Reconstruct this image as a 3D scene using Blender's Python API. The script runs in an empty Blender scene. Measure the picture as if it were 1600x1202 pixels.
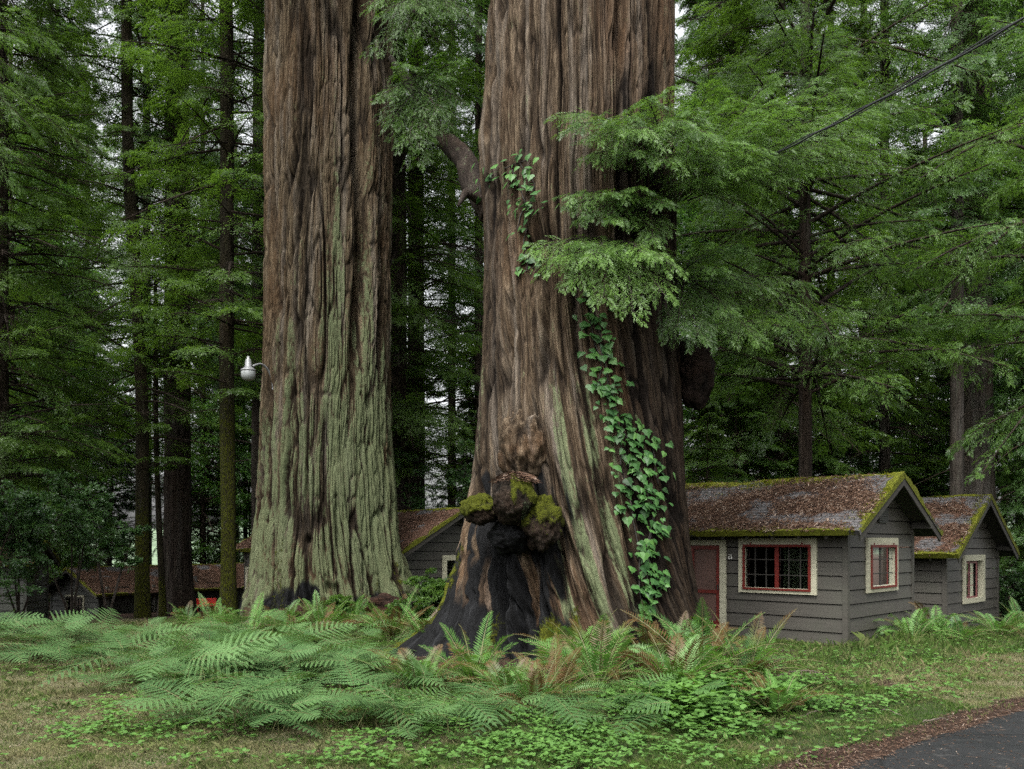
import bpy, math, random
import numpy as np
from mathutils import Vector
R = math.radians
PI = math.pi
sc = bpy.context.scene

# ------------------------------------------------------------------ camera
F_PX = 1400.0            # focal length in pixels of the 1600 px wide photograph
EYE = 2.15
cam_d = bpy.data.cameras.new("camera")
cam = bpy.data.objects.new("camera", cam_d)
sc.collection.objects.link(cam)
cam.location = (0, 0, EYE)
cam.rotation_euler = (R(90), 0, 0)
cam_d.sensor_width = 36
cam_d.lens = 36 * F_PX / 1600
cam_d.shift_y = 0.154
cam_d.clip_start = 0.1
cam_d.clip_end = 2000
sc.camera = cam

# ------------------------------------------------------------------ world and sun
SUN_EL, SUN_AZ = R(58), R(200)
w = bpy.data.worlds.new("World")
sc.world = w
w.use_nodes = True
nt = w.node_tree
bg = nt.nodes["Background"]
sky = nt.nodes.new("ShaderNodeTexSky")
sky.sky_type = 'NISHITA'
sky.sun_disc = False
sky.sun_elevation = SUN_EL
sky.sun_rotation = SUN_AZ
sky.air_density = 1.0
sky.dust_density = 6.0
sky.ozone_density = 0.6
hs = nt.nodes.new("ShaderNodeHueSaturation")
hs.inputs["Saturation"].default_value = 0.14
nt.links.new(sky.outputs[0], hs.inputs["Color"])
nt.links.new(hs.outputs[0], bg.inputs["Color"])
bg.inputs["Strength"].default_value = 0.15
sun_d = bpy.data.lights.new("sun", 'SUN')
sun_d.energy = 0.7
sun_d.angle = R(12)
sun_d.color = (1.0, 0.97, 0.90)
sun = bpy.data.objects.new("sun", sun_d)
sc.collection.objects.link(sun)
# light comes from above and behind the camera
sdir = Vector((math.sin(SUN_AZ) * math.cos(SUN_EL), math.cos(SUN_AZ) * math.cos(SUN_EL), math.sin(SUN_EL)))
sun.rotation_euler = sdir.to_track_quat('Z', 'Y').to_euler()

sc.view_settings.view_transform = 'Standard'
sc.view_settings.look = 'None'
sc.view_settings.exposure = 1.8
sc.view_settings.gamma = 1.0
sc.view_settings.use_curve_mapping = False
cy = sc.cycles
cy.max_bounces = 5
cy.diffuse_bounces = 3
cy.glossy_bounces = 2
cy.transmission_bounces = 4
cy.transparent_max_bounces = 6
cy.volume_bounces = 0
cy.caustics_reflective = False
cy.caustics_refractive = False
cy.sample_clamp_indirect = 1.0
cy.sample_clamp_direct = 4.0
cy.use_adaptive_sampling = True
cy.adaptive_threshold = 0.01
cy.use_denoising = False
cy.denoising_input_passes = 'RGB_ALBEDO_NORMAL'
cy.denoising_prefilter = 'NONE'

# ------------------------------------------------------------------ helpers
def P(px, py, Y):
    """point at depth Y that projects to pixel (px, py) of the 1600 px photograph"""
    return np.array([(px - 800) / F_PX * Y, Y, EYE + (847.4 - py) / F_PX * Y])

def XY(px, Y):
    return (px - 800) / F_PX * Y

def _h(ix, iy, iz, seed):
    h = (ix.astype(np.int64) * 374761393 + iy.astype(np.int64) * 668265263 + iz.astype(np.int64) * 2147483647 * 3 + seed * 974711) & 0xffffffff
    h = ((h ^ (h >> 13)) * 1274126177) & 0xffffffff
    h = ((h ^ (h >> 16)) * 2246822519) & 0xffffffff
    h = h ^ (h >> 15)
    return (h & 0xffffff).astype(np.float32) / float(0xffffff)

def vn(x, y, z=0.0, seed=0):
    """smooth value noise in -1..1"""
    x, y, z = np.broadcast_arrays(np.asarray(x, dtype=np.float64), np.asarray(y, dtype=np.float64), np.asarray(z, dtype=np.float64))
    ix, iy, iz = np.floor(x), np.floor(y), np.floor(z)
    fx, fy, fz = x - ix, y - iy, z - iz
    fx, fy, fz = (t * t * (3 - 2 * t) for t in (fx, fy, fz))
    out = 0
    for a in (0, 1):
        wa = fx if a else 1 - fx
        for b in (0, 1):
            wb = fy if b else 1 - fy
            for c in (0, 1):
                wc = fz if c else 1 - fz
                out = out + _h(ix + a, iy + b, iz + c, seed) * wa * wb * wc
    return out * 2 - 1

def fbm(x, y, z=0.0, seed=0, n=4):
    o, a, f = 0, 1.0, 1.0
    for i in range(n):
        o = o + a * vn(x * f, y * f, np.asarray(z) * f, seed + i * 17)
        a *= 0.5; f *= 2.03
    return o

def sstep(a, b, x):
    t = np.clip((x - a) / (b - a), 0, 1)
    return t * t * (3 - 2 * t)

C = sc.collection.objects

def tag(o, label=None, cat=None, group=None, kind=None):
    if label: o["label"] = label
    if cat: o["category"] = cat
    if group: o["group"] = group
    if kind: o["kind"] = kind
    return o

def empty(name, loc, rz=0.0):
    o = bpy.data.objects.new(name, None)
    o.empty_display_size = 0.3
    C.link(o)
    o.location = loc
    o.rotation_euler = (0, 0, rz)
    return o

def mesh(name, V, Fs, mats, parent=None, midx=None, smooth=False, attrs=None):
    """V (n,3); Fs a (m,k) index array or a list of such arrays -> one linked mesh object"""
    if not isinstance(Fs, (list, tuple)):
        Fs = [Fs]
    Fs = [np.asarray(f, dtype=np.int32) for f in Fs if len(f)]
    me = bpy.data.meshes.new(name)
    V = np.asarray(V, dtype=np.float32)
    me.vertices.add(len(V))
    me.vertices.foreach_set("co", V.ravel())
    nl = sum(f.size for f in Fs)
    npoly = sum(len(f) for f in Fs)
    me.loops.add(nl)
    me.polygons.add(npoly)
    me.loops.foreach_set("vertex_index", np.concatenate([f.ravel() for f in Fs]))
    tot = np.concatenate([np.full(len(f), f.shape[1], dtype=np.int32) for f in Fs])
    st = np.concatenate([[0], np.cumsum(tot)[:-1]]).astype(np.int32)
    me.polygons.foreach_set("loop_start", st)
    if not isinstance(mats, (list, tuple)):
        mats = [mats]
    for m in mats:
        me.materials.append(m)
    if midx is not None:
        me.polygons.foreach_set("material_index", np.asarray(midx, dtype=np.int32))
    me.update(calc_edges=True)
    me.polygons.foreach_set("use_smooth", np.full(npoly, bool(smooth)))
    if attrs:
        for k, a in attrs.items():
            a = np.asarray(a, dtype=np.float32)
            if a.ndim == 1:
                at = me.attributes.new(k, 'FLOAT', 'POINT')
                at.data.foreach_set("value", a)
            else:
                at = me.attributes.new(k, 'FLOAT_VECTOR', 'POINT')
                at.data.foreach_set("vector", a.ravel())
    me.update()
    o = bpy.data.objects.new(name, me)
    C.link(o)
    if parent is not None:
        o.parent = parent
    return o

def copy_tree(root, loc, rz=0.0, scale=1.0, label=None, group=None, tilt=(0, 0)):
    def rec(o, parent):
        c = o.copy()
        C.link(c)
        c.parent = parent
        for ch in list(o.children):
            rec(ch, c)
        return c
    c = rec(root, None)
    c.location = loc
    c.rotation_euler = (tilt[0], tilt[1], rz)
    c.scale = (scale,) * 3 if np.isscalar(scale) else scale
    if label: c["label"] = label
    if group: c["group"] = group
    return c

class MB:
    """collects boxes, prisms and tubes for one mesh"""
    def __init__(s):
        s.v, s.q, s.t, s.n = [], [], [], 0
    def add(s, V, Q=(), T=()):
        V = np.asarray(V, float).reshape(-1, 3)
        for f in Q: s.q.append([i + s.n for i in f])
        for f in T: s.t.append([i + s.n for i in f])
        s.v.append(V); s.n += len(V)
    def box(s, c, d, ax=None):
        c = np.asarray(c, float); d = np.asarray(d, float) / 2
        ax = np.eye(3) if ax is None else np.asarray(ax, float)
        V = [c + ax[0] * d[0] * x + ax[1] * d[1] * y + ax[2] * d[2] * z for z in (-1, 1) for y in (-1, 1) for x in (-1, 1)]
        s.add(V, [(0, 2, 3, 1), (4, 5, 7, 6), (0, 1, 5, 4), (2, 6, 7, 3), (0, 4, 6, 2), (1, 3, 7, 5)])
    def hexa(s, A, B):
        """A, B: two quads (4 points each) joined into a solid"""
        s.add(list(A) + list(B), [(0, 1, 2, 3), (7, 6, 5, 4), (0, 4, 5, 1), (1, 5, 6, 2), (2, 6, 7, 3), (3, 7, 4, 0)])
    def tube(s, pts, rad, k=8, cap=True):
        pts = np.asarray(pts, float); n = len(pts)
        rad = np.full(n, rad) if np.isscalar(rad) else np.asarray(rad, float)
        T = np.gradient(pts, axis=0)
        T /= np.linalg.norm(T, axis=1)[:, None] + 1e-9
        ref = np.array([0, 0, 1.0]) if abs(T[:, 2].mean()) < 0.85 else np.array([1.0, 0, 0])
        S = np.cross(T, ref); S /= np.linalg.norm(S, axis=1)[:, None] + 1e-9
        U = np.cross(S, T)
        a = np.arange(k) / k * 2 * PI
        V = pts[:, None, :] + rad[:, None, None] * (np.cos(a)[None, :, None] * S[:, None, :] + np.sin(a)[None, :, None] * U[:, None, :])
        Q = [(i * k + j, i * k + (j + 1) % k, (i + 1) * k + (j + 1) % k, (i + 1) * k + j) for i in range(n - 1) for j in range(k)]
        V = V.reshape(-1, 3)
        T3 = []
        if cap:
            V = np.vstack([V, pts[0], pts[-1]])
            T3 = [(n * k, (j + 1) % k, j) for j in range(k)] + [(n * k + 1, (n - 1) * k + j, (n - 1) * k + (j + 1) % k) for j in range(k)]
        s.add(V, Q, T3)
    def lathe(s, prof, c, k=24, axis=None):
        """prof: list of (r, z)"""
        c = np.asarray(c, float)
        a = np.arange(k) / k * 2 * PI
        V = [[c[0] + r * math.cos(t), c[1] + r * math.sin(t), c[2] + z] for r, z in prof for t in a]
        Q = [(i * k + j, i * k + (j + 1) % k, (i + 1) * k + (j + 1) % k, (i + 1) * k + j) for i in range(len(prof) - 1) for j in range(k)]
        s.add(V, Q)
    def build(s, name, mats, parent=None, smooth=False, attrs=None):
        return mesh(name, np.vstack(s.v), [s.q, s.t], mats, parent, smooth=smooth, attrs=attrs)

# ------------------------------------------------------------------ materials
def new_mat(name):
    m = bpy.data.materials.new(name)
    m.use_nodes = True
    n = m.node_tree
    n.nodes.clear()
    out = n.nodes.new("ShaderNodeOutputMaterial")
    return m, n, out

class NG:
    """terse node building"""
    def __init__(s, nt): s.nt = nt
    def n(s, typ, ins=None, **kw):
        x = s.nt.nodes.new(typ)
        for k, v in kw.items(): setattr(x, k, v)
        for k, v in (ins or {}).items():
            if isinstance(v, bpy.types.NodeSocket): s.nt.links.new(v, x.inputs[k])
            else: x.inputs[k].default_value = v
        return x
    def noise(s, vec, scale, detail=4, rough=0.55, dist=0.0):
        i = {"Scale": scale, "Detail": detail, "Roughness": rough, "Distortion": dist}
        if vec is not None: i["Vector"] = vec
        return s.n("ShaderNodeTexNoise", i).outputs["Fac"]
    def ramp(s, fac, stops, interp='LINEAR'):
        r = s.n("ShaderNodeValToRGB", {"Fac": fac})
        r.color_ramp.interpolation = interp
        e = r.color_ramp.elements
        while len(e) > 1: e.remove(e[-1])
        e[0].position, e[0].color = stops[0][0], tuple(stops[0][1]) + (1,) if len(stops[0][1]) == 3 else stops[0][1]
        for p, c in stops[1:]:
            x = e.new(p); x.color = tuple(c) + (1,)
        return r.outputs[0]
    def mix(s, fac, a, b, mode='MIX'):
        m = s.nt.nodes.new("ShaderNodeMix"); m.data_type = 'RGBA'; m.blend_type = mode
        for k, v in ((0, fac), (6, a), (7, b)):
            if isinstance(v, bpy.types.NodeSocket): s.nt.links.new(v, m.inputs[k])
            else: m.inputs[k].default_value = v if k == 0 else tuple(v) + (1,) if len(v) == 3 else v
        return m.outputs[2]
    def math(s, op, a, b=0.0, c=0.0, clamp=False):
        m = s.nt.nodes.new("ShaderNodeMath"); m.operation = op; m.use_clamp = clamp
        for k, v in enumerate((a, b, c)):
            if isinstance(v, bpy.types.NodeSocket): s.nt.links.new(v, m.inputs[k])
            else: m.inputs[k].default_value = v
        return m.outputs[0]
    def attr(s, name):
        a = s.nt.nodes.new("ShaderNodeAttribute"); a.attribute_name = name
        return a
    def mapping(s, vec, scale=(1, 1, 1), loc=(0, 0, 0), rot=(0, 0, 0)):
        return s.n("ShaderNodeMapping", {"Vector": vec, "Scale": scale, "Location": loc, "Rotation": rot}).outputs[0]
    def bump(s, h, strength=0.5, dist=0.02):
        return s.n("ShaderNodeBump", {"Height": h, "Strength": strength, "Distance": dist}).outputs[0]

def obj_coord(g): return g.n("ShaderNodeTexCoord").outputs["Object"]

def plain(name, col, rough=0.7, metal=0.0, var=0.25, scale=6.0, bump=0.2, coat=0.0):
    m, n, out = new_mat(name); g = NG(n)
    co = obj_coord(g)
    nz = g.noise(co, scale, 5, 0.6)
    c = g.ramp(nz, [(0.3, [x * (1 - var) for x in col]), (0.7, [min(1, x * (1 + var)) for x in col])])
    nz2 = g.noise(co, scale * 9, 3, 0.6)
    b = g.n("ShaderNodeBsdfPrincipled", {"Base Color": c, "Roughness": rough, "Metallic": metal, "Normal": g.bump(nz2, bump, 0.01)})
    n.links.new(b.outputs[0], out.inputs[0])
    return m

def leaf_mat(name, dark, light, trans=0.3, rough=0.45, spec=0.35, nscale=0.8, tone_w=0.6, dead=None):
    """foliage: colour from the per-leaf 'tone' attribute and a slow noise through the plant"""
    m, n, out = new_mat(name); g = NG(n)
    tone = g.attr("tone").outputs["Fac"]
    co = obj_coord(g)
    nz = g.noise(co, nscale, 3, 0.6)
    rnd = g.n("ShaderNodeObjectInfo").outputs["Random"]
    f = g.math('MULTIPLY', tone, tone_w)
    f = g.math('ADD', f, g.math('MULTIPLY', nz, 1.0 - tone_w * 0.5))
    f = g.math('ADD', f, g.math('MULTIPLY', rnd, 0.2))
    f = g.math('SUBTRACT', f, 0.25, clamp=True)
    c = g.mix(f, dark, light)
    if dead is not None:
        d = g.attr("dead").outputs["Fac"]
        c = g.mix(d, c, dead)
    b = g.n("ShaderNodeBsdfPrincipled", {"Base Color": c, "Roughness": rough, "Specular IOR Level": spec})
    tc = g.mix(0.5, c, (light[0] * 1.6, light[1] * 1.7, light[2] * 0.6), 'MIX')
    if dead is not None:
        tc = g.mix(d, tc, dead)
    t = g.n("ShaderNodeBsdfTranslucent", {"Color": tc})
    mx = g.n("ShaderNodeMixShader", {0: trans, 1: b.outputs[0], 2: t.outputs[0]})
    n.links.new(mx.outputs[0], out.inputs[0])
    return m

def bark_mat(name, c_dark, c_mid, c_light, lichen=(0.20, 0.29, 0.15), vs=0.06, fine=14.0):
    """fibrous bark; attributes bk (coordinates that follow the grain), lichen, char, moss, deep"""
    m, n, out = new_mat(name); g = NG(n)
    bk = g.attr("bk").outputs["Vector"]
    v1 = g.mapping(bk, (1, 1, vs))
    n1 = g.noise(v1, 3.0, 6, 0.65, 0.3)
    n2 = g.noise(v1, fine, 6, 0.7, 0.4)
    n3 = g.noise(g.mapping(bk, (1, 1, 0.5)), 0.7, 3, 0.5)
    c = g.ramp(n2, [(0.28, c_dark), (0.48, c_mid), (0.72, c_light)])
    grey = [0.45 * sum(c_light) / 3 + 0.55 * x for x in c_light]
    c = g.mix(g.math('MULTIPLY', sst(g, n1, 0.48, 0.66), 0.65), c, grey)
    c = g.mix(g.math('MULTIPLY', sst(g, n3, 0.45, 0.7), 0.45), c, [c_mid[0] * 1.5, c_mid[1] * 1.15, c_mid[2] * 0.9])
    # crack shade painted into the bark colour, plus any extra dark areas
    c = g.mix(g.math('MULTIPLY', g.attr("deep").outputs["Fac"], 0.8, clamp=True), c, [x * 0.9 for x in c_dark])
    isot = g.noise(g.mapping(bk, (1, 1, 0.35)), 22.0, 5, 0.7)
    big = g.noise(g.mapping(bk, (1, 1, 0.22)), 5.0, 5, 0.65)
    fib = g.noise(g.mapping(bk, (1, 1, vs * 1.5)), fine * 3.6, 6, 0.8, 0.2)
    c = g.mix(0.75, c, g.ramp(fib, [(0.34, (0.10, 0.09, 0.08)), (0.46, (0.75, 0.75, 0.75)), (0.72, (1.9, 1.9, 1.9))]), 'MULTIPLY')
    li = g.math('ADD', g.attr("lichen").outputs["Fac"], g.math('MULTIPLY_ADD', isot, 2.2, -1.15))
    li = g.math('ADD', li, g.math('MULTIPLY_ADD', big, 2.2, -1.15))
    li = g.math('ADD', li, g.math('MULTIPLY_ADD', n2, 1.0, -0.5))
    li = sst(g, li, 0.25, 0.95)
    lc = g.ramp(g.noise(bk, 30.0, 3, 0.6), [(0.3, [x * 0.62 for x in lichen]), (0.7, lichen)])
    c = g.mix(g.math('MULTIPLY', li, 0.78), c, lc)
    ch = g.math('ADD', g.attr("char").outputs["Fac"], g.math('MULTIPLY_ADD', big, 0.8, -0.4))
    ch = sst(g, ch, 0.35, 0.7)
    cc = g.ramp(n2, [(0.35, (0.0015, 0.0015, 0.0016)), (0.58, (0.008, 0.0083, 0.009)), (0.76, (0.032, 0.033, 0.035))])
    c = g.mix(ch, c, cc)
    mo = g.math('ADD', g.attr("moss").outputs["Fac"], g.math('MULTIPLY_ADD', isot, 1.2, -0.6))
    mo = sst(g, mo, 0.4, 0.6)
    mc = g.ramp(g.noise(bk, 45.0, 3, 0.7), [(0.3, (0.014, 0.018, 0.002)), (0.7, (0.085, 0.095, 0.006))])
    c = g.mix(mo, c, mc)
    h = g.math('ADD', n2, g.math('MULTIPLY', fib, 0.7))
    h = g.math('ADD', h, g.math('MULTIPLY', g.math('MULTIPLY', isot, mo), 1.0))
    rr = g.math('MULTIPLY_ADD', ch, -0.1, 0.88)
    b = g.n("ShaderNodeBsdfPrincipled", {"Base Color": c, "Roughness": rr, "Specular IOR Level": 0.12, "Normal": g.bump(h, 1.0, 0.05)})
    n.links.new(b.outputs[0], out.inputs[0])
    return m

def sst(g, x, a, b):
    m = g.n("ShaderNodeMapRange", {"Value": x, "From Min": a, "From Max": b, "To Min": 0.0, "To Max": 1.0})
    m.interpolation_type = 'SMOOTHSTEP'
    return m.outputs[0]
# ------------------------------------------------------------------ terrain
RA = np.array([3.09, 8.48]); RB = np.array([6.67, 11.67])
RD = (RB - RA) / np.linalg.norm(RB - RA)

def road_d(x, y):
    """signed distance to the road edge, positive on the asphalt"""
    d = (x - RA[0]) * RD[1] - (y - RA[1]) * RD[0]
    s = (x - RA[0]) * RD[0] + (y - RA[1]) * RD[1]
    return d - 0.012 * np.maximum(s - 4, 0) ** 2 + 0.12 * vn(s * 0.5, 0.0, 0, 5) + 0.04 * vn(s * 2.5, 0.0, 0, 6)

T1 = (-5.84, 28.5)     # axis of the big lichen covered redwood
T2 = (1.28, 17.5)      # axis of the near burled redwood

def T(x, y):
    x = np.asarray(x, float); y = np.asarray(y, float)
    yy = np.minimum(y, 75)
    z = -0.05 * np.log1p(np.exp(np.clip((yy - 20) * 0.8, -30, 60))) / 0.8
    z = z - 0.018 * np.maximum(0, -x - 8) * sstep(22, 36, y)
    off = sstep(0.4, 2.0, -road_d(x, y))
    z = z + off * (0.05 * vn(x * 0.5, y * 0.5, 0, 11) + 0.03 * vn(x * 1.6, y * 1.6, 0, 12) + 0.012 * vn(x * 5, y * 5, 0, 13))
    for (a, b), h, r in ((T1, 0.35, 4.2), (T2, 0.22, 3.4)):
        z = z + h * np.exp(-(((x - a) ** 2 + (y - b) ** 2) / r ** 2) ** 1.5)
    return z

def axis(segs):
    out = []
    for a, b, st in segs:
        out.append(np.arange(a, b, st))
    return np.concatenate(out + [[segs[-1][1]]])

gx = axis([(-400, -60, 20), (-60, -16, 1.0), (-16, 16, 0.12), (16, 60, 1.0), (60, 400, 20)])
gy = axis([(-200, -10, 12), (-10, 6, 1.0), (6, 32, 0.12), (32, 80, 1.0), (80, 460, 20)])
X, Y = np.meshgrid(gx, gy)
Z = T(X, Y)
nx, ny = len(gx), len(gy)
I = np.arange(nx * ny).reshape(ny, nx)
Fq = np.stack([I[:-1, :-1], I[:-1, 1:], I[1:, 1:], I[1:, :-1]], -1).reshape(-1, 4)
rd = road_d(X, Y)

def duff_f(x, y):
    """1 where the ground is bare red-brown needle duff"""
    d1 = np.hypot(x - T1[0], y - T1[1]); d2 = np.hypot(x - T2[0], y - T2[1])
    f = np.maximum(1 - sstep(3.2, 4.8, d1), 1 - sstep(2.9, 4.6, d2))
    rdd = road_d(x, y)
    f = np.maximum(f, sstep(-0.75, -0.2, rdd))
    f = np.maximum(f, sstep(30, 40, y))
    return np.clip(f + 0.5 * fbm(x * 0.9, y * 0.9, 0, 31, 3), 0, 1)

def dry_f(x, y):
    """1 where the grass is dry and pale"""
    l = 1 - sstep(-6.2, -3.6, x + 0.25 * (y - 12))
    l = np.maximum(l, (1 - sstep(9.5, 11.2, y)) * (1 - sstep(-1.2, 0.6, x)) * 0.7)
    r = sstep(4.6, 6.5, x) * (1 - sstep(2.2, 3.6, -road_d(x, y)))
    return np.clip(np.maximum(l, r) + 0.35 * fbm(x * 0.7, y * 0.7, 0, 41, 3), 0, 1)

def make_ground_mat():
    m, n, out = new_mat("forest_ground"); g = NG(n)
    co = obj_coord(g)
    f1 = g.noise(co, 28.0, 6, 0.75)
    f2 = g.noise(co, 3.0, 5, 0.6)
    duff = g.ramp(f1, [(0.3, (0.008, 0.005, 0.004)), (0.52, (0.030, 0.017, 0.011)), (0.72, (0.07, 0.040, 0.027))])
    grass = g.ramp(f1, [(0.3, (0.012, 0.02, 0.006)), (0.55, (0.038, 0.055, 0.017)), (0.75, (0.075, 0.088, 0.034))])
    dry = g.ramp(f1, [(0.28, (0.034, 0.031, 0.019)), (0.5, (0.10, 0.096, 0.050)), (0.72, (0.20, 0.18, 0.105))])
    c = g.mix(sst(g, g.math('ADD', g.attr("dry").outputs["Fac"], g.math('MULTIPLY_ADD', f2, 1.0, -0.5)), 0.3, 0.7), grass, dry)
    c = g.mix(sst(g, g.math('ADD', g.attr("duff").outputs["Fac"], g.math('MULTIPLY_ADD', f2, 1.0, -0.5)), 0.3, 0.7), c, duff)
    b = g.n("ShaderNodeBsdfPrincipled", {"Base Color": c, "Roughness": 0.95, "Specular IOR Level": 0.15, "Normal": g.bump(f1, 0.8, 0.05)})
    n.links.new(b.outputs[0], out.inputs[0])
    return m

ground = mesh("ground", np.stack([X, Y, Z], -1).reshape(-1, 3), Fq, make_ground_mat(), smooth=True,
              attrs={"duff": duff_f(X, Y).ravel(), "dry": dry_f(X, Y).ravel()})
tag(ground, "forest floor of dry grass and red-brown needle duff", "ground", kind="structure")

# asphalt drive in the corner
def make_asphalt():
    m, n, out = new_mat("asphalt"); g = NG(n)
    co = obj_coord(g)
    a = g.noise(co, 160.0, 4, 0.8)
    b_ = g.noise(co, 1.3, 5, 0.65)
    c = g.ramp(a, [(0.3, (0.005, 0.0055, 0.006)), (0.55, (0.015, 0.016, 0.0165)), (0.78, (0.055, 0.055, 0.055))])
    c = g.mix(g.math('MULTIPLY', sst(g, b_, 0.42, 0.68), 0.55), c, (0.010, 0.011, 0.012))
    vor = g.n("ShaderNodeTexVoronoi", {"Vector": g.mapping(co, (1, 1, 1)), "Scale": 0.55}, feature='DISTANCE_TO_EDGE').outputs["Distance"]
    c = g.mix(sst(g, g.noise(co, 6.0, 4, 0.7), 0.55, 0.75), c, g.ramp(a, [(0.3, (0.012, 0.012, 0.012)), (0.75, (0.075, 0.073, 0.07))]))
    ck = g.math('ADD', vor, g.math('MULTIPLY_ADD', g.noise(co, 9.0, 3), 0.03, -0.015))
    c = g.mix(g.math('MULTIPLY', g.math('SUBTRACT', 1.0, sst(g, ck, 0.002, 0.012)), 0.8), c, (0.003, 0.003, 0.003))
    rough = g.math('MULTIPLY_ADD', sst(g, b_, 0.4, 0.65), -0.25, 0.8)
    b = g.n("ShaderNodeBsdfPrincipled", {"Base Color": c, "Roughness": rough, "Specular IOR Level": 0.2, "Normal": g.bump(a, 0.7, 0.01)})
    n.links.new(b.outputs[0], out.inputs[0])
    return m

sr = np.concatenate([np.arange(-60, -2, 2.0), np.arange(-2, 12, 0.1), np.arange(12, 60, 2.0)])
# find the edge along each perpendicular, then lay strips away from it
RN = np.array([RD[1], -RD[0]])
edge = []
for s in sr:
    p = RA + RD * s
    ts = np.linspace(-3, 30, 1200)
    dd = road_d(p[0] + RN[0] * ts, p[1] + RN[1] * ts)
    edge.append(ts[np.argmax(dd > 0)])
edge = np.array(edge)
offs = np.array([0, 0.15, 0.5, 1.0, 2.0, 3.5, 6.0, 9.0])
RV = []
for s, e in zip(sr, edge):
    for o_ in offs:
        p = RA + RD * s + RN * (e + o_)
        RV.append([p[0], p[1], float(T(p[0], p[1])) + (0.006 if o_ == 0 else 0.03)])
k = len(offs)
Fr = [(i * k + j, (i + 1) * k + j, (i + 1) * k + j + 1, i * k + j + 1) for i in range(len(sr) - 1) for j in range(k - 1)]
road = mesh("road", RV, np.array(Fr), make_asphalt(), smooth=True)
tag(road, "dark wet asphalt drive edged with fallen needles", "road", kind="structure")
# ------------------------------------------------------------------ the two giant redwoods
M_BARK1 = bark_mat("redwood_bark", (0.006, 0.004, 0.0027), (0.050, 0.035, 0.020), (0.175, 0.138, 0.090), lichen=(0.118, 0.145, 0.074))
M_BARK2 = bark_mat("old_redwood_bark", (0.007, 0.0045, 0.003), (0.056, 0.038, 0.023), (0.190, 0.146, 0.099), lichen=(0.150, 0.185, 0.095))

def groove(n, wd):
    return np.exp(-(n / wd) ** 2)

def angd(a, b):
    return (a - b + PI) % (2 * PI) - PI

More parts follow.
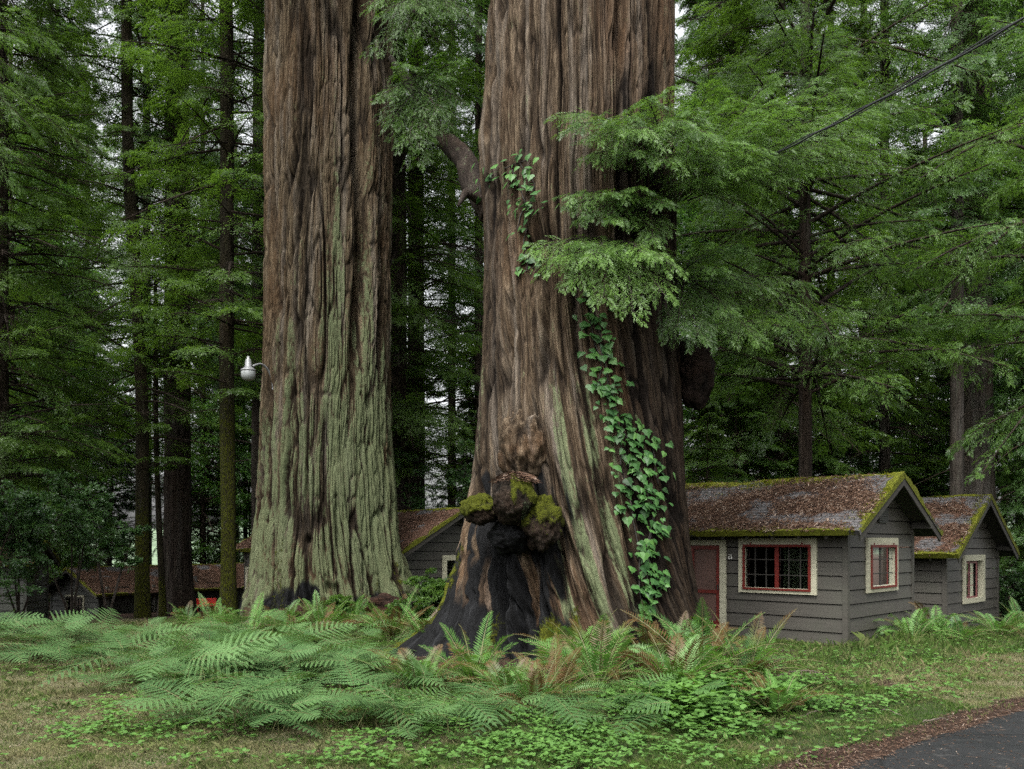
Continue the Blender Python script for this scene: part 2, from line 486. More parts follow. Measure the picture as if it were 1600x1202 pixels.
class Giant:
    """theta is measured from the side that faces the camera, growing to the viewer's right"""
    def __init__(s, axis_xy, prof, seed, twist=0.0, ztw=7.0, bumps=(), ridge=(0.20, 0.07, 0.022), vs=0.055, lean=()):
        s.ax = axis_xy; s.seed = seed; s.tw = twist; s.ztw = ztw; s.bumps = bumps; s.ridge = ridge; s.vs = vs
        p = np.array(prof, float)           # z, xc, r
        s.p = p
        s.face = math.atan2(axis_xy[0], axis_xy[1])
    def base(s, z):
        return np.interp(z, s.p[:, 0], s.p[:, 1]), np.interp(z, s.p[:, 0], s.p[:, 2])
    def grain(s, th, z):
        zt = np.minimum(z, s.ztw)
        tw = s.tw * (zt - 0.5 * zt * zt / s.ztw)      # eases out with height
        return th + tw
    def fields(s, th, z):
        xc, r = s.base(z)
        tg = s.grain(th, z)
        rr = 2.2
        cx, cyy, cz = np.cos(tg) * rr, np.sin(tg) * rr, z * s.vs
        # wander of the ridges
        wx = 0.15 * vn(cx * 0.9, cyy * 0.9, cz * 5, s.seed + 1) + 0.055 * vn(cx * 2.5, cyy * 2.5, cz * 16, s.seed + 2)
        wy = 0.15 * vn(cx * 0.9, cyy * 0.9, cz * 5, s.seed + 3) + 0.055 * vn(cx * 2.5, cyy * 2.5, cz * 16, s.seed + 4)
        ax, ay = cx + wx, cyy + wy
        big = vn(ax * 1.05, ay * 1.05, cz * 2.0, s.seed + 5)
        a = vn(ax * 2.4, ay * 2.4, cz * 4.0, s.seed + 6)
        b = vn(ax * 5.5, ay * 5.5, cz * 10.0, s.seed + 7)
        c = vn(ax * 13.0, ay * 13.0, cz * 26.0, s.seed + 8)
        d = vn(ax * 30.0, ay * 30.0, cz * 60.0, s.seed + 9)
        patch = 0.5 + 0.5 * vn(cx * 0.8, cyy * 0.8, cz * 9, s.seed + 10)
        g1 = groove(a, 0.12); g2 = groove(b, 0.16) * (0.4 + 0.9 * patch); g3 = groove(c, 0.18) * (1.5 - 0.6 * patch); g4 = groove(d, 0.3)
        R1, R2, R3 = s.ridge
        disp = R1 * 0.7 * big - R1 * 1.1 * g1 + R1 * 0.12 * a - R2 * 1.1 * g2 + R2 * 0.25 * np.clip(b, -0.35, 0.35) - R3 * 1.2 * g3 + R3 * 0.35 * c - R3 * 0.5 * g4 + R3 * 0.3 * d
        deep = np.clip(1.0 * g1 + 0.75 * g2 + 0.45 * g3 - 0.2, 0, 1)
        return xc, r, disp, deep, tg
    def radius(s, th, z, detail=True):
        xc, r, disp, deep, tg = s.fields(th, z) if detail else (*s.base(z), 0, 0, s.grain(th, z))
        if detail and s.seed == 300:
            k_ = np.exp(-(angd(th, -0.75) / 0.75) ** 2) * (1 - sstep(2.6, 4.0, z))
            disp = disp * (1 + 0.9 * k_) + 0.05 * k_ * fbm(np.cos(tg) * 26, np.sin(tg) * 26, z * 3.0, 361, 3)
        for (t0, amp, wth, z0, hz, mode) in s.bumps:
            if mode == 'flare':      # buttress growing towards the ground
                f = np.exp(-(angd(th, t0) / wth) ** 2) * np.exp(-np.maximum(z - z0, 0) / hz)
            elif mode == 'cleft':    # vertical cleft, fading below z0
                f = np.exp(-(angd(th, t0 + 0.05 * np.sin(z * 0.7)) / wth) ** 2) * sstep(z0, z0 + hz, z)
            else:                    # round bump or hollow
                f = np.exp(-(angd(th, t0) / wth) ** 2 - ((z - z0) / hz) ** 2)
            r = r + amp * f
        return xc, r + disp, deep, tg
    def point(s, th, z, off=0.0):
        xc, r, _, _ = s.radius(np.asarray(th, float), np.asarray(z, float))
        a = th - 0.0
        r = r + off
        # direction: theta 0 faces the camera
        fx, fy = -math.sin(s.face), -math.cos(s.face)
        rx, ry = math.cos(s.face), -math.sin(s.face)
        dx = np.cos(a) * fx + np.sin(a) * rx
        dy = np.cos(a) * fy + np.sin(a) * ry
        return np.stack([s.ax[0] + xc + r * dx, s.ax[1] + r * dy, np.asarray(z, float) + 0 * dx], -1)
    def hit(s, px, py):
        """theta, z where the sight line of a photo pixel meets the trunk (None if it misses)"""
        th = np.linspace(-1.55, 1.55, 400)
        best = None
        Yc = s.ax[1]
        for z_it in range(2):
            z = EYE + (847.4 - py) / F_PX * (Yc - 1.8)
            for _ in range(3):
                q = s.point(th, np.full_like(th, z))
                pxs = 800 + q[:, 0] / q[:, 1] * F_PX
                i = int(np.argmin(np.abs(pxs - px)))
                z = EYE + (847.4 - py) / F_PX * q[i, 1]
        return th[i], z
    def build(s, name, root, mat, zs, nth, attr_fn):
        # more columns on the camera side
        u = np.linspace(-1, 1, nth, endpoint=False)
        th = PI * (0.62 * u + 0.38 * u ** 3)
        TH, ZZ = np.meshgrid(th, zs)
        xc, r, deep, tg = s.radius(TH, ZZ)
        q = s.point_from(TH, ZZ, xc, r)
        nz = len(zs)
        I = np.arange(nz * nth).reshape(nz, nth)
        J = np.roll(I, -1, 1)
        Fq = np.stack([I[:-1], J[:-1], J[1:], I[1:]], -1).reshape(-1, 4)
        bk = np.stack([np.cos(tg) * 2.2, np.sin(tg) * 2.2, ZZ], -1)
        px = 0
        A = attr_fn(TH, ZZ, deep, tg)
        A = {k_: np.broadcast_to(v, TH.shape).ravel() for k_, v in A.items()}
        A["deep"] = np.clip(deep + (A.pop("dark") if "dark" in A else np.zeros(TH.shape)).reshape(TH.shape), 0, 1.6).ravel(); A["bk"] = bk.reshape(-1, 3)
        return mesh(name, q.reshape(-1, 3), Fq, mat, root, smooth=True, attrs=A)
    def point_from(s, a, z, xc, r):
        fx, fy = -math.sin(s.face), -math.cos(s.face)
        rx, ry = math.cos(s.face), -math.sin(s.face)
        dx = np.cos(a) * fx + np.sin(a) * rx
        dy = np.cos(a) * fy + np.sin(a) * ry
        return np.stack([s.ax[0] + xc + r * dx, s.ax[1] + r * dy, z], -1)

# tree 1: tall straight redwood, lower half grey-green with lichen, a long cleft up its face
m1 = 28.5 / F_PX
def z1(py): return EYE + (847.4 - py) * m1
def prof_px(rows, m, axx, zf, rk):
    out = []
    for py, l, r_ in rows:
        xc = ((l + r_) / 2 - 800) * m - axx
        out.append((zf(py), xc, (r_ - l) / 2 * m * rk))
    out.sort()
    return out
rows1 = [(-900, 420, 600), (0, 414, 622), (300, 413, 621), (500, 411, 619), (600, 408, 619), (700, 404, 621), (800, 399, 627), (860, 394, 633), (920, 389, 645), (960, 383, 655), (1000, 376, 664)]
p1 = prof_px(rows1, m1, T1[0], z1, 0.955)
G1 = Giant(T1, p1, 100, twist=0.0, ridge=(0.17, 0.10, 0.036), vs=0.05, bumps=[
    (0.42, -0.62, 0.10, 5.5, 4.0, 'cleft'), (0.30, 0.16, 0.12, 5.0, 4.0, 'cleft'), (0.62, 0.12, 0.16, 5.0, 4.0, 'cleft'),
    (-1.2, 0.28, 0.22, 0.3, 0.9, 'flare'), (-0.55, 0.22, 0.16, 0.3, 0.8, 'flare'), (0.9, 0.35, 0.2, 0.3, 0.9, 'flare'), (0.2, 0.2, 0.15, 0.3, 0.8, 'flare'), (-0.2, -0.25, 0.13, 0.2, 0.8, 'flare'), (0.55, -0.25, 0.13, 0.2, 0.8, 'flare'),
    (1.6, 0.4, 0.3, 0.3, 1.0, 'flare'), (2.6, 0.4, 0.3, 0.3, 1.0, 'flare'), (-2.2, 0.4, 0.3, 0.3, 1.0, 'flare'),
    (0.02, 0.12, 0.05, 1.05, 0.18, 'bump'), (-0.02, -0.3, 0.05, 0.85, 0.22, 'bump'), (0.03, 0.20, 0.045, 0.98, 0.13, 'bump'),
    (-0.28, -0.28, 0.05, 2.2, 0.14, 'bump'), (0.02, 0.10, 0.07, 2.9, 1.0, 'bump'), (0.11, -0.14, 0.02, 2.6, 1.2, 'bump'), (-0.055, -0.16, 0.02, 2.7, 1.3, 'bump'),
    (0.62, -0.2, 0.05, 6.4, 0.22, 'bump')])
def a1(TH, ZZ, deep, tg):
    n_ = fbm(np.cos(tg) * 5, np.sin(tg) * 5, ZZ * 0.25, 131, 4)
    strip = fbm(np.cos(tg) * 9, np.sin(tg) * 9, ZZ * 0.08, 137, 3)
    top = 7.6 + 3.0 * strip + 0.8 * np.sin(TH * 2 + 0.3)
    li = 1.25 - 1.20 * sstep(top - 3.5, top + 3.5, ZZ) + 0.25 * strip - 1.15 * deep
    li = li + 0.35 * np.exp(-((TH + 0.45) / 0.12) ** 2) * sstep(2, 6, ZZ) + 0.30 * np.exp(-((TH - 0.75) / 0.3) ** 2)
    li = np.where(ZZ < 0.35 + 0.3 * n_, li - 1.2, li)
    ch = 0.9 * (1 - sstep(0.15, 0.85 + 0.5 * n_, ZZ - 0.5 * np.exp(-((TH + 0.3) / 0.3) ** 2))) * (0.4 + 0.6 * sstep(-0.2, 0.4, n_ + 0.3))
    mo = 0.28 * sstep(0.1, 0.6, n_) * (1 - sstep(1.5, 4, ZZ)) + 0.12
    return {"lichen": li, "char": ch, "moss": mo}
zs1 = np.concatenate([np.arange(-0.8, 14, 0.028), np.arange(14, 22, 0.05), np.arange(22, 34, 0.3)])
root1 = empty("redwood_tree", (0, 0, 0))
tag(root1, "huge straight redwood coated in pale green lichen low down, a lamp on its side", "tree")
G1.build("trunk", root1, M_BARK1, zs1, 1500, a1)

# tree 2: nearer, charred base with burls, grain leaning down to the right
m2 = 17.5 / F_PX
def z2(py): return EYE + (847.4 - py) * m2
rows2 = [(-900, 790, 1035), (-300, 765, 1052), (0, 757, 1056), (200, 760, 1056), (400, 755, 1060), (530, 749, 1064), (650, 740, 1071), (780, 729, 1078), (850, 722, 1083), (900, 716, 1088), (950, 712, 1094), (1000, 705, 1102), (1060, 700, 1110)]
p2 = prof_px(rows2, m2, T2[0], z2, 0.965)
G2 = Giant(T2, p2, 300, twist=0.16, ztw=9.5, ridge=(0.15, 0.085, 0.030), vs=0.05, bumps=[
    (-1.30, 1.35, 0.32, 0.1, 0.60, 'flare'), (-0.85, 0.7, 0.2, 0.0, 0.6, 'flare'), (-0.12, 0.42, 0.14, 0.1, 0.6, 'flare'), (0.35, 0.3, 0.16, 0.1, 0.8, 'flare'), (0.95, 0.35, 0.2, 0.1, 0.8, 'flare'),
    (1.7, 0.5, 0.3, 0.1, 0.8, 'flare'), (2.6, 0.5, 0.3, 0.1, 0.8, 'flare'), (-2.2, 0.6, 0.35, 0.1, 0.8, 'flare'),
    (-0.40, -0.38, 0.10, 1.4, 1.2, 'bump'), (-0.68, -0.22, 0.10, 1.2, 1.1, 'bump'), (-0.12, -0.25, 0.06, 1.6, 0.9, 'bump'), (-0.55, 0.20, 0.05, 1.0, 1.2, 'bump'), (-0.25, 0.15, 0.05, 1.3, 1.2, 'bump'),
    (-0.50, 0.22, 0.16, 4.1, 0.9, 'bump'), (-0.75, -0.3, 0.05, 5.1, 1.6, 'bump'),
    (-0.05, -0.3, 0.035, 7.2, 1.6, 'bump'), (-0.33, -0.28, 0.03, 6.0, 1.2, 'bump'), (-1.35, 0.20, 0.22, 9.9, 1.0, 'bump'),
    (0.42, -0.35, 0.05, 9.0, 5.5, 'bump'), (0.52, -0.18, 0.12, 5.0, 3.8, 'bump')])
def a2(TH, ZZ, deep, tg):
    n_ = fbm(np.cos(tg) * 6, np.sin(tg) * 6, ZZ * 0.4, 331, 4)
    strip = fbm(np.cos(tg) * 12, np.sin(tg) * 12, ZZ * 0.05, 337, 3)
    q = G2.point(TH, ZZ)
    PX = 800 + q[..., 0] / np.maximum(q[..., 1], 1) * F_PX
    low = 1 - sstep(2.2 + 0.9 * n_ + 1.2 * strip, 3.9 + 0.9 * n_ + 1.2 * strip, ZZ)
    # streaks of pale lichen down the leaning strips
    li = 1.05 * sstep(-0.15, 0.25, strip) * (1 - sstep(3.5, 6.5, ZZ)) * sstep(-0.35, -0.15, TH) * (1 - sstep(0.6, 0.75, TH)) * sstep(0.1, 0.6, ZZ) + 0.06
    li = li + 0.65 * np.exp(-((TH + 1.25) / 0.14) ** 2) * sstep(2.0, 3.2, ZZ) * (1 - sstep(5, 8, ZZ))
    li = li + 0.15 * sstep(5, 9, ZZ) * sstep(0.1, 0.5, strip) - 0.7 * deep
    ch = low * (1 - sstep(-0.22, 0.08, TH + 0.12 * n_)) * sstep(-2.4, -2.0, TH) * 1.05
    ch = ch - 0.55 * sstep(0.15, 0.5, fbm(np.cos(tg) * 14, np.sin(tg) * 14, ZZ * 0.35, 351, 3)) * sstep(0.5, 1.2, ZZ)
    ch = ch + 0.6 * (1 - sstep(0.3, 0.9, ZZ)) * (1 - sstep(0.3, 0.7, TH))
    ch = ch * (1 - 0.8 * np.exp(-((TH + 0.38) / 0.07) ** 2 - ((ZZ - 1.2) / 0.75) ** 2)) + 0.35 * np.exp(-((TH + 0.62) / 0.04) ** 2) * (1 - sstep(5, 7, ZZ))
    mo = 0.95 * np.exp(-((TH + 0.20) / 0.10) ** 2) * (1 - sstep(0.35, 1.25, ZZ))
    mo = mo + 0.6 * np.exp(-((TH + 0.02) / 0.05) ** 2) * (1 - sstep(0.6, 1.6, ZZ)) + 0.62 * np.exp(-((TH + 1.32) / 0.10) ** 2) * (1 - sstep(0.8, 3.4, ZZ)) + 0.45 * np.exp(-((TH + 0.72) / 0.05) ** 2) * (1 - sstep(0.5, 1.2, ZZ)) + 0.10
    dk = 0.95 * sstep(0.36, 0.50, TH + 0.05 * n_) * (1 - sstep(9.0, 11.0, ZZ + 1.5 * n_)) + 0.7 * (1 - sstep(-1.0, -0.75, TH + 0.06 * n_)) * sstep(3, 4, ZZ) * (1 - sstep(8.5, 10, ZZ))  # right flank: dark bark and its shade painted together; left strip darker too
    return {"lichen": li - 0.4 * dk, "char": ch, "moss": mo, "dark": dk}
zs2 = np.concatenate([np.arange(-0.6, 5, 0.016), np.arange(5, 13.5, 0.024), np.arange(13.5, 26, 0.3)])
root2 = empty("redwood_tree", (0, 0, 0))
tag(root2, "massive burled redwood with charred black base, ivy on its face and slanting bark", "tree")
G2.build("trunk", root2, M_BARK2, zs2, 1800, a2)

# burls: lumpy swellings, parts of the tree
def blob(name, c, rad, seed, mat, parent, moss_fn, k=96, rough=0.22, char=0.0, lichen_fn=None, freq=2.2):
    u = np.linspace(0, 2 * PI, k, endpoint=False); v = np.linspace(0.02, PI - 0.02, k // 2)
    U, Vv = np.meshgrid(u, v)
    d = np.stack([np.sin(Vv) * np.cos(U), np.sin(Vv) * np.sin(U), np.cos(Vv)], -1)
    n_ = fbm(d[..., 0] * freq, d[..., 1] * freq, d[..., 2] * freq, seed, 5)
    n3 = vn(d[..., 0] * 14, d[..., 1] * 14, d[..., 2] * 14, seed + 3)
    q = np.asarray(c) + d * np.asarray(rad) * (1 + rough * n_ + 0.05 * n3)[..., None]
    I = np.arange(U.size).reshape(U.shape); J = np.roll(I, -1, 1)
    Fq = np.stack([I[:-1], I[1:], J[1:], J[:-1]], -1).reshape(-1, 4)
    z = d[..., 2]
    li = lichen_fn(d, n_) if lichen_fn else np.full(U.shape, -0.3)
    A = {"bk": (d * np.asarray(rad)).reshape(-1, 3) * np.array([1, 1, 4.0]), "deep": np.clip(-n_ * 1.2, 0, 1).ravel(),
         "moss": moss_fn(d, n_).ravel(), "char": np.broadcast_to(np.asarray(char, float), U.shape).ravel(), "lichen": li.ravel()}
    return mesh(name, q.reshape(-1, 3), Fq, mat, parent, smooth=True, attrs=A)
M_BURL = bark_mat("burl_wood", (0.004, 0.003, 0.002), (0.020, 0.014, 0.010), (0.055, 0.042, 0.030), lichen=(0.14, 0.18, 0.10), vs=0.5, fine=9.0)
b0 = P(803, 780, 15.25)
blob("burl", b0, (0.38, 0.60, 0.42), 501, M_BURL, root2, lambda d, n: 0.62 * sstep(-0.25, 0.35, d[..., 2] + 0.3 * d[..., 0] + 0.4 * n) * sstep(-0.35, -0.05, d[..., 0]) + 0.1, char=0.35 , rough=0.13,
     lichen_fn=lambda d, n: 0.75 * sstep(0.1, 0.5, d[..., 0]) * sstep(0.2, -0.4, d[..., 2]) - 0.1)
blob("burl", P(750, 797, 15.6), (0.31, 0.5, 0.28), 511, M_BURL, root2, lambda d, n: 0.8 * sstep(-0.5, 0.25, d[..., 2] - 0.5 * d[..., 0] + 0.4 * n) + 0.05, char=0.2, rough=0.2)
blob("burl", P(846, 818, 15.35), (0.34, 0.5, 0.46), 521, M_BURL, root2, lambda d, n: 0.55 * sstep(-0.5, 0.3, d[..., 2] + 0.5 * n) + 0.1, char=0.3,
     lichen_fn=lambda d, n: 0.45 * sstep(0.0, 0.5, d[..., 2]) - 0.1)
blob("burl", P(822, 700, 16.05), (0.50, 0.62, 0.72), 531, M_BARK2, root2, lambda d, n: 0.05 + 0 * n, char=0.15, rough=0.10, freq=4)
blob("burl", P(800, 838, 15.75), (0.38, 0.5, 0.30), 541, M_BURL, root2, lambda d, n: 0.1 + 0 * n, char=0.9, rough=0.2)
# brown needles caught on top of the main burl
def burl_litter():
    rg = np.random.default_rng(5); n = 1500
    a = rg.uniform(0, 2 * PI, n); r_ = np.sqrt(rg.random(n)) * 0.36
    p = np.stack([b0[0] + 0.02 + r_ * np.cos(a), b0[1] - 0.1 + r_ * np.sin(a), b0[2] + 0.44 * np.sqrt(1 - (r_ / 0.46) ** 2) + 0.02 * rg.random(n)], -1)
    az = rg.uniform(0, 2 * PI, n); l = rg.uniform(0.04, 0.14, n)[:, None]
    d = np.stack([np.cos(az), np.sin(az), -0.3 * rg.random(n)], -1) * l; s_ = np.stack([-np.sin(az), np.cos(az), 0 * az], -1) * 0.005
    V = np.stack([p - s_, p + d * .5 + s_ + [0, 0, .01], p + d, p + d * .5 - s_], 1).reshape(-1, 3)
    o = mesh("needle_litter", V, np.arange(4 * n).reshape(-1, 4), M_LITTER0, root2, attrs={"tone": np.repeat(rg.random(n), 4)}); o["kind"] = "stuff"
M_LITTER0 = None
M_DBURL = bark_mat("dark_burl_bark", (0.004, 0.003, 0.002), (0.012, 0.007, 0.005), (0.025, 0.016, 0.012), lichen=(0.1, 0.12, 0.07), vs=0.5, fine=9.0)
tag(blob("burl", P(1085, 580, 17.4), (0.36, 0.42, 0.68), 551, M_DBURL, root2, lambda d, n: 0.05 + 0 * n, rough=0.16, freq=2.5), "dark round burl bulging from the bark")

# dead crooked limb on the shaded side
M_DEAD = bark_mat("dead_limb_bark", (0.006, 0.005, 0.004), (0.026, 0.020, 0.016), (0.06, 0.048, 0.04), vs=0.2, fine=8.0)
def limb_mesh(name, pts, rads, parent, mat, k=20, seed=1, n=80, moss=0.15, rough=0.12):
    pts = np.asarray(pts, float); t = np.linspace(0, 1, len(pts)); tt = np.linspace(0, 1, n)
    cs = np.stack([np.interp(tt, t, pts[:, i]) for i in range(3)], -1)
    for _ in range(6):
        cs[1:-1] = 0.25 * cs[:-2] + 0.5 * cs[1:-1] + 0.25 * cs[2:]
    rr = np.interp(tt, t, rads)
    mb = MB(); mb.tube(cs, rr, k)
    V = np.vstack(mb.v)
    c = np.vstack([np.repeat(cs, k, 0), cs[:1], cs[-1:]])
    nn = fbm(V[:, 0] * 3, V[:, 1] * 3, V[:, 2] * 3, seed, 4)
    V = c + (V - c) * (1 + rough * 1.5 * nn)[:, None]
    return mesh(name, V, [mb.q, mb.t], mat, parent, smooth=True,
                attrs={"bk": V, "moss": np.full(len(V), moss), "deep": np.clip(-nn, 0, 1), "char": np.zeros(len(V)), "lichen": np.full(len(V), 0.1)})
limb_mesh("dead_limb", [P(775, 330, 17.8), P(742, 290, 18.0), P(722, 245, 18.3), P(690, 215, 18.7), P(668, 180, 19.0), P(640, 130, 19.2), P(610, 90, 19.4)], [0.34, 0.25, 0.22, 0.20, 0.15, 0.11, 0.05], root2, M_DEAD, seed=7)
limb_mesh("dead_limb", [P(770, 320, 17.7), P(745, 310, 17.6), P(728, 300, 17.4), P(716, 322, 17.2)], [0.14, 0.10, 0.07, 0.03], root2, M_DEAD, seed=8)

# dark duff covered root lump in front of tree 1
def lump(name, c, rad, label, seed):
    o = blob(name, c, rad, seed, M_LUMP, None, lambda d, n: 0.1 + 0 * n, char=0.35, rough=0.2)
    return tag(o, label, "stump")
M_LUMP = bark_mat("rotten_wood", (0.006, 0.004, 0.003), (0.028, 0.014, 0.009), (0.08, 0.040, 0.026), vs=0.6, fine=12.0)
lump("stump", P(470, 962, 24.6), (0.6, 0.4, 0.30), "low rotten stump under brown needles at the foot of the lichened redwood", 571)
lump("stump", P(600, 945, 25.5), (0.7, 0.4, 0.30), "rust-brown decayed stump behind ferns between the two redwoods", 572)
# ------------------------------------------------------------------ cabins
def paint_mat(name, col, rough=0.55, dirt=0.35, grime=(0.05, 0.055, 0.04)):
    m, n, out = new_mat(name); g = NG(n)
    co = obj_coord(g)
    a = g.noise(g.mapping(co, (1, 1, 14.0)), 1.6, 6, 0.7)
    b_ = g.noise(co, 1.1, 4, 0.6)
    f = g.noise(co, 60.0, 3, 0.6)
    c = g.ramp(a, [(0.3, [x * 0.72 for x in col]), (0.6, col), (0.8, [x * 1.3 for x in col])])
    c = g.mix(g.math('MULTIPLY', sst(g, b_, 0.45, 0.72), dirt), c, grime)
    b = g.n("ShaderNodeBsdfPrincipled", {"Base Color": c, "Roughness": rough, "Specular IOR Level": 0.35, "Normal": g.bump(f, 0.15, 0.004)})
    n.links.new(b.outputs[0], out.inputs[0])
    return m
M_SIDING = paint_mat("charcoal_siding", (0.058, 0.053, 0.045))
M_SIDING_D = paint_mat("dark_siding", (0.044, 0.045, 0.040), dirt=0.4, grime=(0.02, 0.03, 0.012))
M_TRIM = paint_mat("cream_trim", (0.38, 0.365, 0.27), dirt=0.3, grime=(0.2, 0.2, 0.13))
M_TRIMY = paint_mat("cream_trim_under_eave", (0.66, 0.64, 0.50), dirt=0.25, grime=(0.36, 0.36, 0.20))
M_RED = paint_mat("red_sash_paint", (0.115, 0.014, 0.010), rough=0.45, dirt=0.2, grime=(0.10, 0.03, 0.02))
M_PINK = paint_mat("faded_red_paint", (0.19, 0.065, 0.065), rough=0.5, dirt=0.2, grime=(0.2, 0.1, 0.1))
M_WOODD = paint_mat("eave_wood", (0.030, 0.027, 0.023), rough=0.8, dirt=0.4)
M_SCREEN = plain("door_screen", (0.085, 0.045, 0.035), rough=0.6, var=0.25, scale=3)
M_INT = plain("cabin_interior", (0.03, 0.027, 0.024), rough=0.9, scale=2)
M_CURT = plain("window_curtain", (0.26, 0.26, 0.25), rough=0.9, scale=3)
M_CURTG = plain("green_curtain", (0.12, 0.15, 0.08), rough=0.9, scale=3)
M_POST = paint_mat("pale_post_paint", (0.14, 0.135, 0.12))
M_WHITE = plain("number_paint", (0.7, 0.69, 0.64), rough=0.6, var=0.1)

def glass_mat():
    m, n, out = new_mat("window_glass"); g = NG(n)
    gl = g.n("ShaderNodeBsdfGlossy", {"Roughness": 0.06, "Color": (0.9, 0.95, 0.95, 1)})
    tr = g.n("ShaderNodeBsdfTransparent", {"Color": (0.62, 0.64, 0.64, 1)})
    fr = g.n("ShaderNodeFresnel", {"IOR": 1.45, "Normal": g.bump(g.noise(obj_coord(g), 2.5, 2), 0.06, 0.05)})
    mx = g.n("ShaderNodeMixShader", {0: g.math('ADD', fr.outputs[0], 0.05), 1: tr.outputs[0], 2: gl.outputs[0]})
    n.links.new(mx.outputs[0], out.inputs[0])
    return m
M_GLASS = glass_mat()

def roof_mat():
    m, n, out = new_mat("mossy_shingle_roof"); g = NG(n)
    uv = g.attr("bk").outputs["Vector"]          # (along eave, up slope, 0) in metres
    moss = g.attr("moss").outputs["Fac"]; lit = g.attr("lit").outputs["Fac"]
    co = obj_coord(g)
    br = g.n("ShaderNodeTexBrick", {"Vector": uv, "Scale": 1.0, "Mortar Size": 0.012, "Brick Width": 0.30, "Row Height": 0.14, "Color1": (0.11, 0.107, 0.11, 1), "Color2": (0.07, 0.067, 0.07, 1), "Mortar": (0.02, 0.02, 0.02, 1)})
    br.offset = 0.5
    n1 = g.noise(co, 7.0, 6, 0.7); n2 = g.noise(co, 55.0, 4, 0.75); n3 = g.noise(co, 1.6, 4, 0.6)
    c = g.mix(0.35, br.outputs["Color"], g.ramp(n2, [(0.3, (0.035, 0.033, 0.033)), (0.7, (0.15, 0.14, 0.138))]))
    lf = sst(g, g.math('ADD', lit, g.math('ADD', g.math('MULTIPLY_ADD', n3, 0.9, -0.45), g.math('MULTIPLY_ADD', n1, 0.9, -0.45))), 0.38, 0.62)
    lc = g.ramp(n2, [(0.28, (0.028, 0.013, 0.009)), (0.5, (0.078, 0.042, 0.028)), (0.74, (0.165, 0.098, 0.070))])
    c = g.mix(lf, c, lc)
    mf = sst(g, g.math('ADD', moss, g.math('ADD', g.math('MULTIPLY_ADD', n1, 1.4, -0.7), g.math('MULTIPLY_ADD', n3, 0.6, -0.3))), 0.40, 0.58)
    mc = g.ramp(n2, [(0.28, (0.018, 0.022, 0.004)), (0.5, (0.085, 0.094, 0.009)), (0.75, (0.20, 0.205, 0.02))])
    c = g.mix(mf, c, mc)
    h = g.math('ADD', n2, g.math('MULTIPLY', br.outputs["Fac"], -0.8))
    h = g.math('ADD', h, g.math('MULTIPLY', mf, 1.2))
    b = g.n("ShaderNodeBsdfPrincipled", {"Base Color": c, "Roughness": 0.92, "Specular IOR Level": 0.15, "Normal": g.bump(h, 0.9, 0.03)})
    n.links.new(b.outputs[0], out.inputs[0])
    return m
M_ROOF = roof_mat()
def litter_mat():
    m, n, out = new_mat("dry_redwood_twigs"); g = NG(n)
    t = g.attr("tone").outputs["Fac"]
    c = g.ramp(t, [(0.0, (0.018, 0.009, 0.006)), (0.45, (0.062, 0.034, 0.021)), (0.85, (0.12, 0.072, 0.047)), (1.0, (0.25, 0.20, 0.16))])
    b = g.n("ShaderNodeBsdfPrincipled", {"Base Color": c, "Roughness": 0.9, "Specular IOR Level": 0.2})
    n.links.new(b.outputs[0], out.inputs[0])
    return m
M_LITTER = litter_mat()
M_LITTER0 = M_LITTER
burl_litter()

CA = np.array([-math.sin(R(46.2)), math.cos(R(46.2)), 0.0])     # along the long (front) wall, away from the camera
CB = np.array([math.sin(R(43.8)), math.cos(R(43.8)), 0.0])      # along the gable wall
UP = np.array([0, 0, 1.0])

def rect_sub(x0, x1, holes):
    segs = [(x0, x1)]
    for h0, h1 in holes:
        ns = []
        for a, b in segs:
            if h1 <= a or h0 >= b: ns.append((a, b)); continue
            if h0 > a: ns.append((a, h0))
            if h1 < b: ns.append((h1, b))
        segs = ns
    return [s_ for s_ in segs if s_[1] - s_[0] > 0.01]

def siding(mb, O, U, N, width, z0, ztop, board, holes, zoff, lap=0.03):
    """lapped boards on the wall O + u*U, outward N. ztop(u) is the wall's top; holes are (u0,u1,za,zb)"""
    z = z0 - zoff
    umax = width; peak = max(ztop(u) for u in np.linspace(0, width, 41))
    while z < peak:
        b0, b1 = max(z, z0), min(z + board, peak)
        cuts = sorted({b0, b1, *[h[2] for h in holes if b0 < h[2] < b1], *[h[3] for h in holes if b0 < h[3] < b1]})
        for a, b in zip(cuts[:-1], cuts[1:]):
            mid = (a + b) / 2
            if b == b1 and b1 > z + board - 1e-6: b = b - 0.022
            if b - a < 0.004: continue
            hs_ = [(h[0], h[1]) for h in holes if h[2] <= mid <= h[3]]
            us = np.linspace(0, width, 801)
            def span(zz):
                ok = us[np.array([ztop(u) for u in us]) >= zz - 1e-6]
                return (ok[0], ok[-1]) if len(ok) else None
            sa, sb = span(a), span(min(b, peak - 0.004))
            if sa is None or sb is None: continue
            oa = lap * (1 - (a - z) / board) + 0.012; ob = lap * (1 - (b - z) / board) + 0.012
            for u0, u1 in rect_sub(sa[0], sa[1], hs_):
                v0 = max(u0, sb[0]) if u0 == sa[0] else u0
                v1 = min(u1, sb[1]) if u1 == sa[1] else u1
                if v1 < v0: v0 = v1 = (v0 + v1) / 2
                def pt(u, zz, o): return O + U * u + UP * (zz - O[2]) + N * o
                mb.hexa([pt(u0, a, oa), pt(u1, a, oa), pt(v1, b, ob), pt(v0, b, ob)],
                        [pt(u0, a, -0.02), pt(u1, a, -0.02), pt(v1, b, -0.02), pt(v0, b, -0.02)])
        z += board

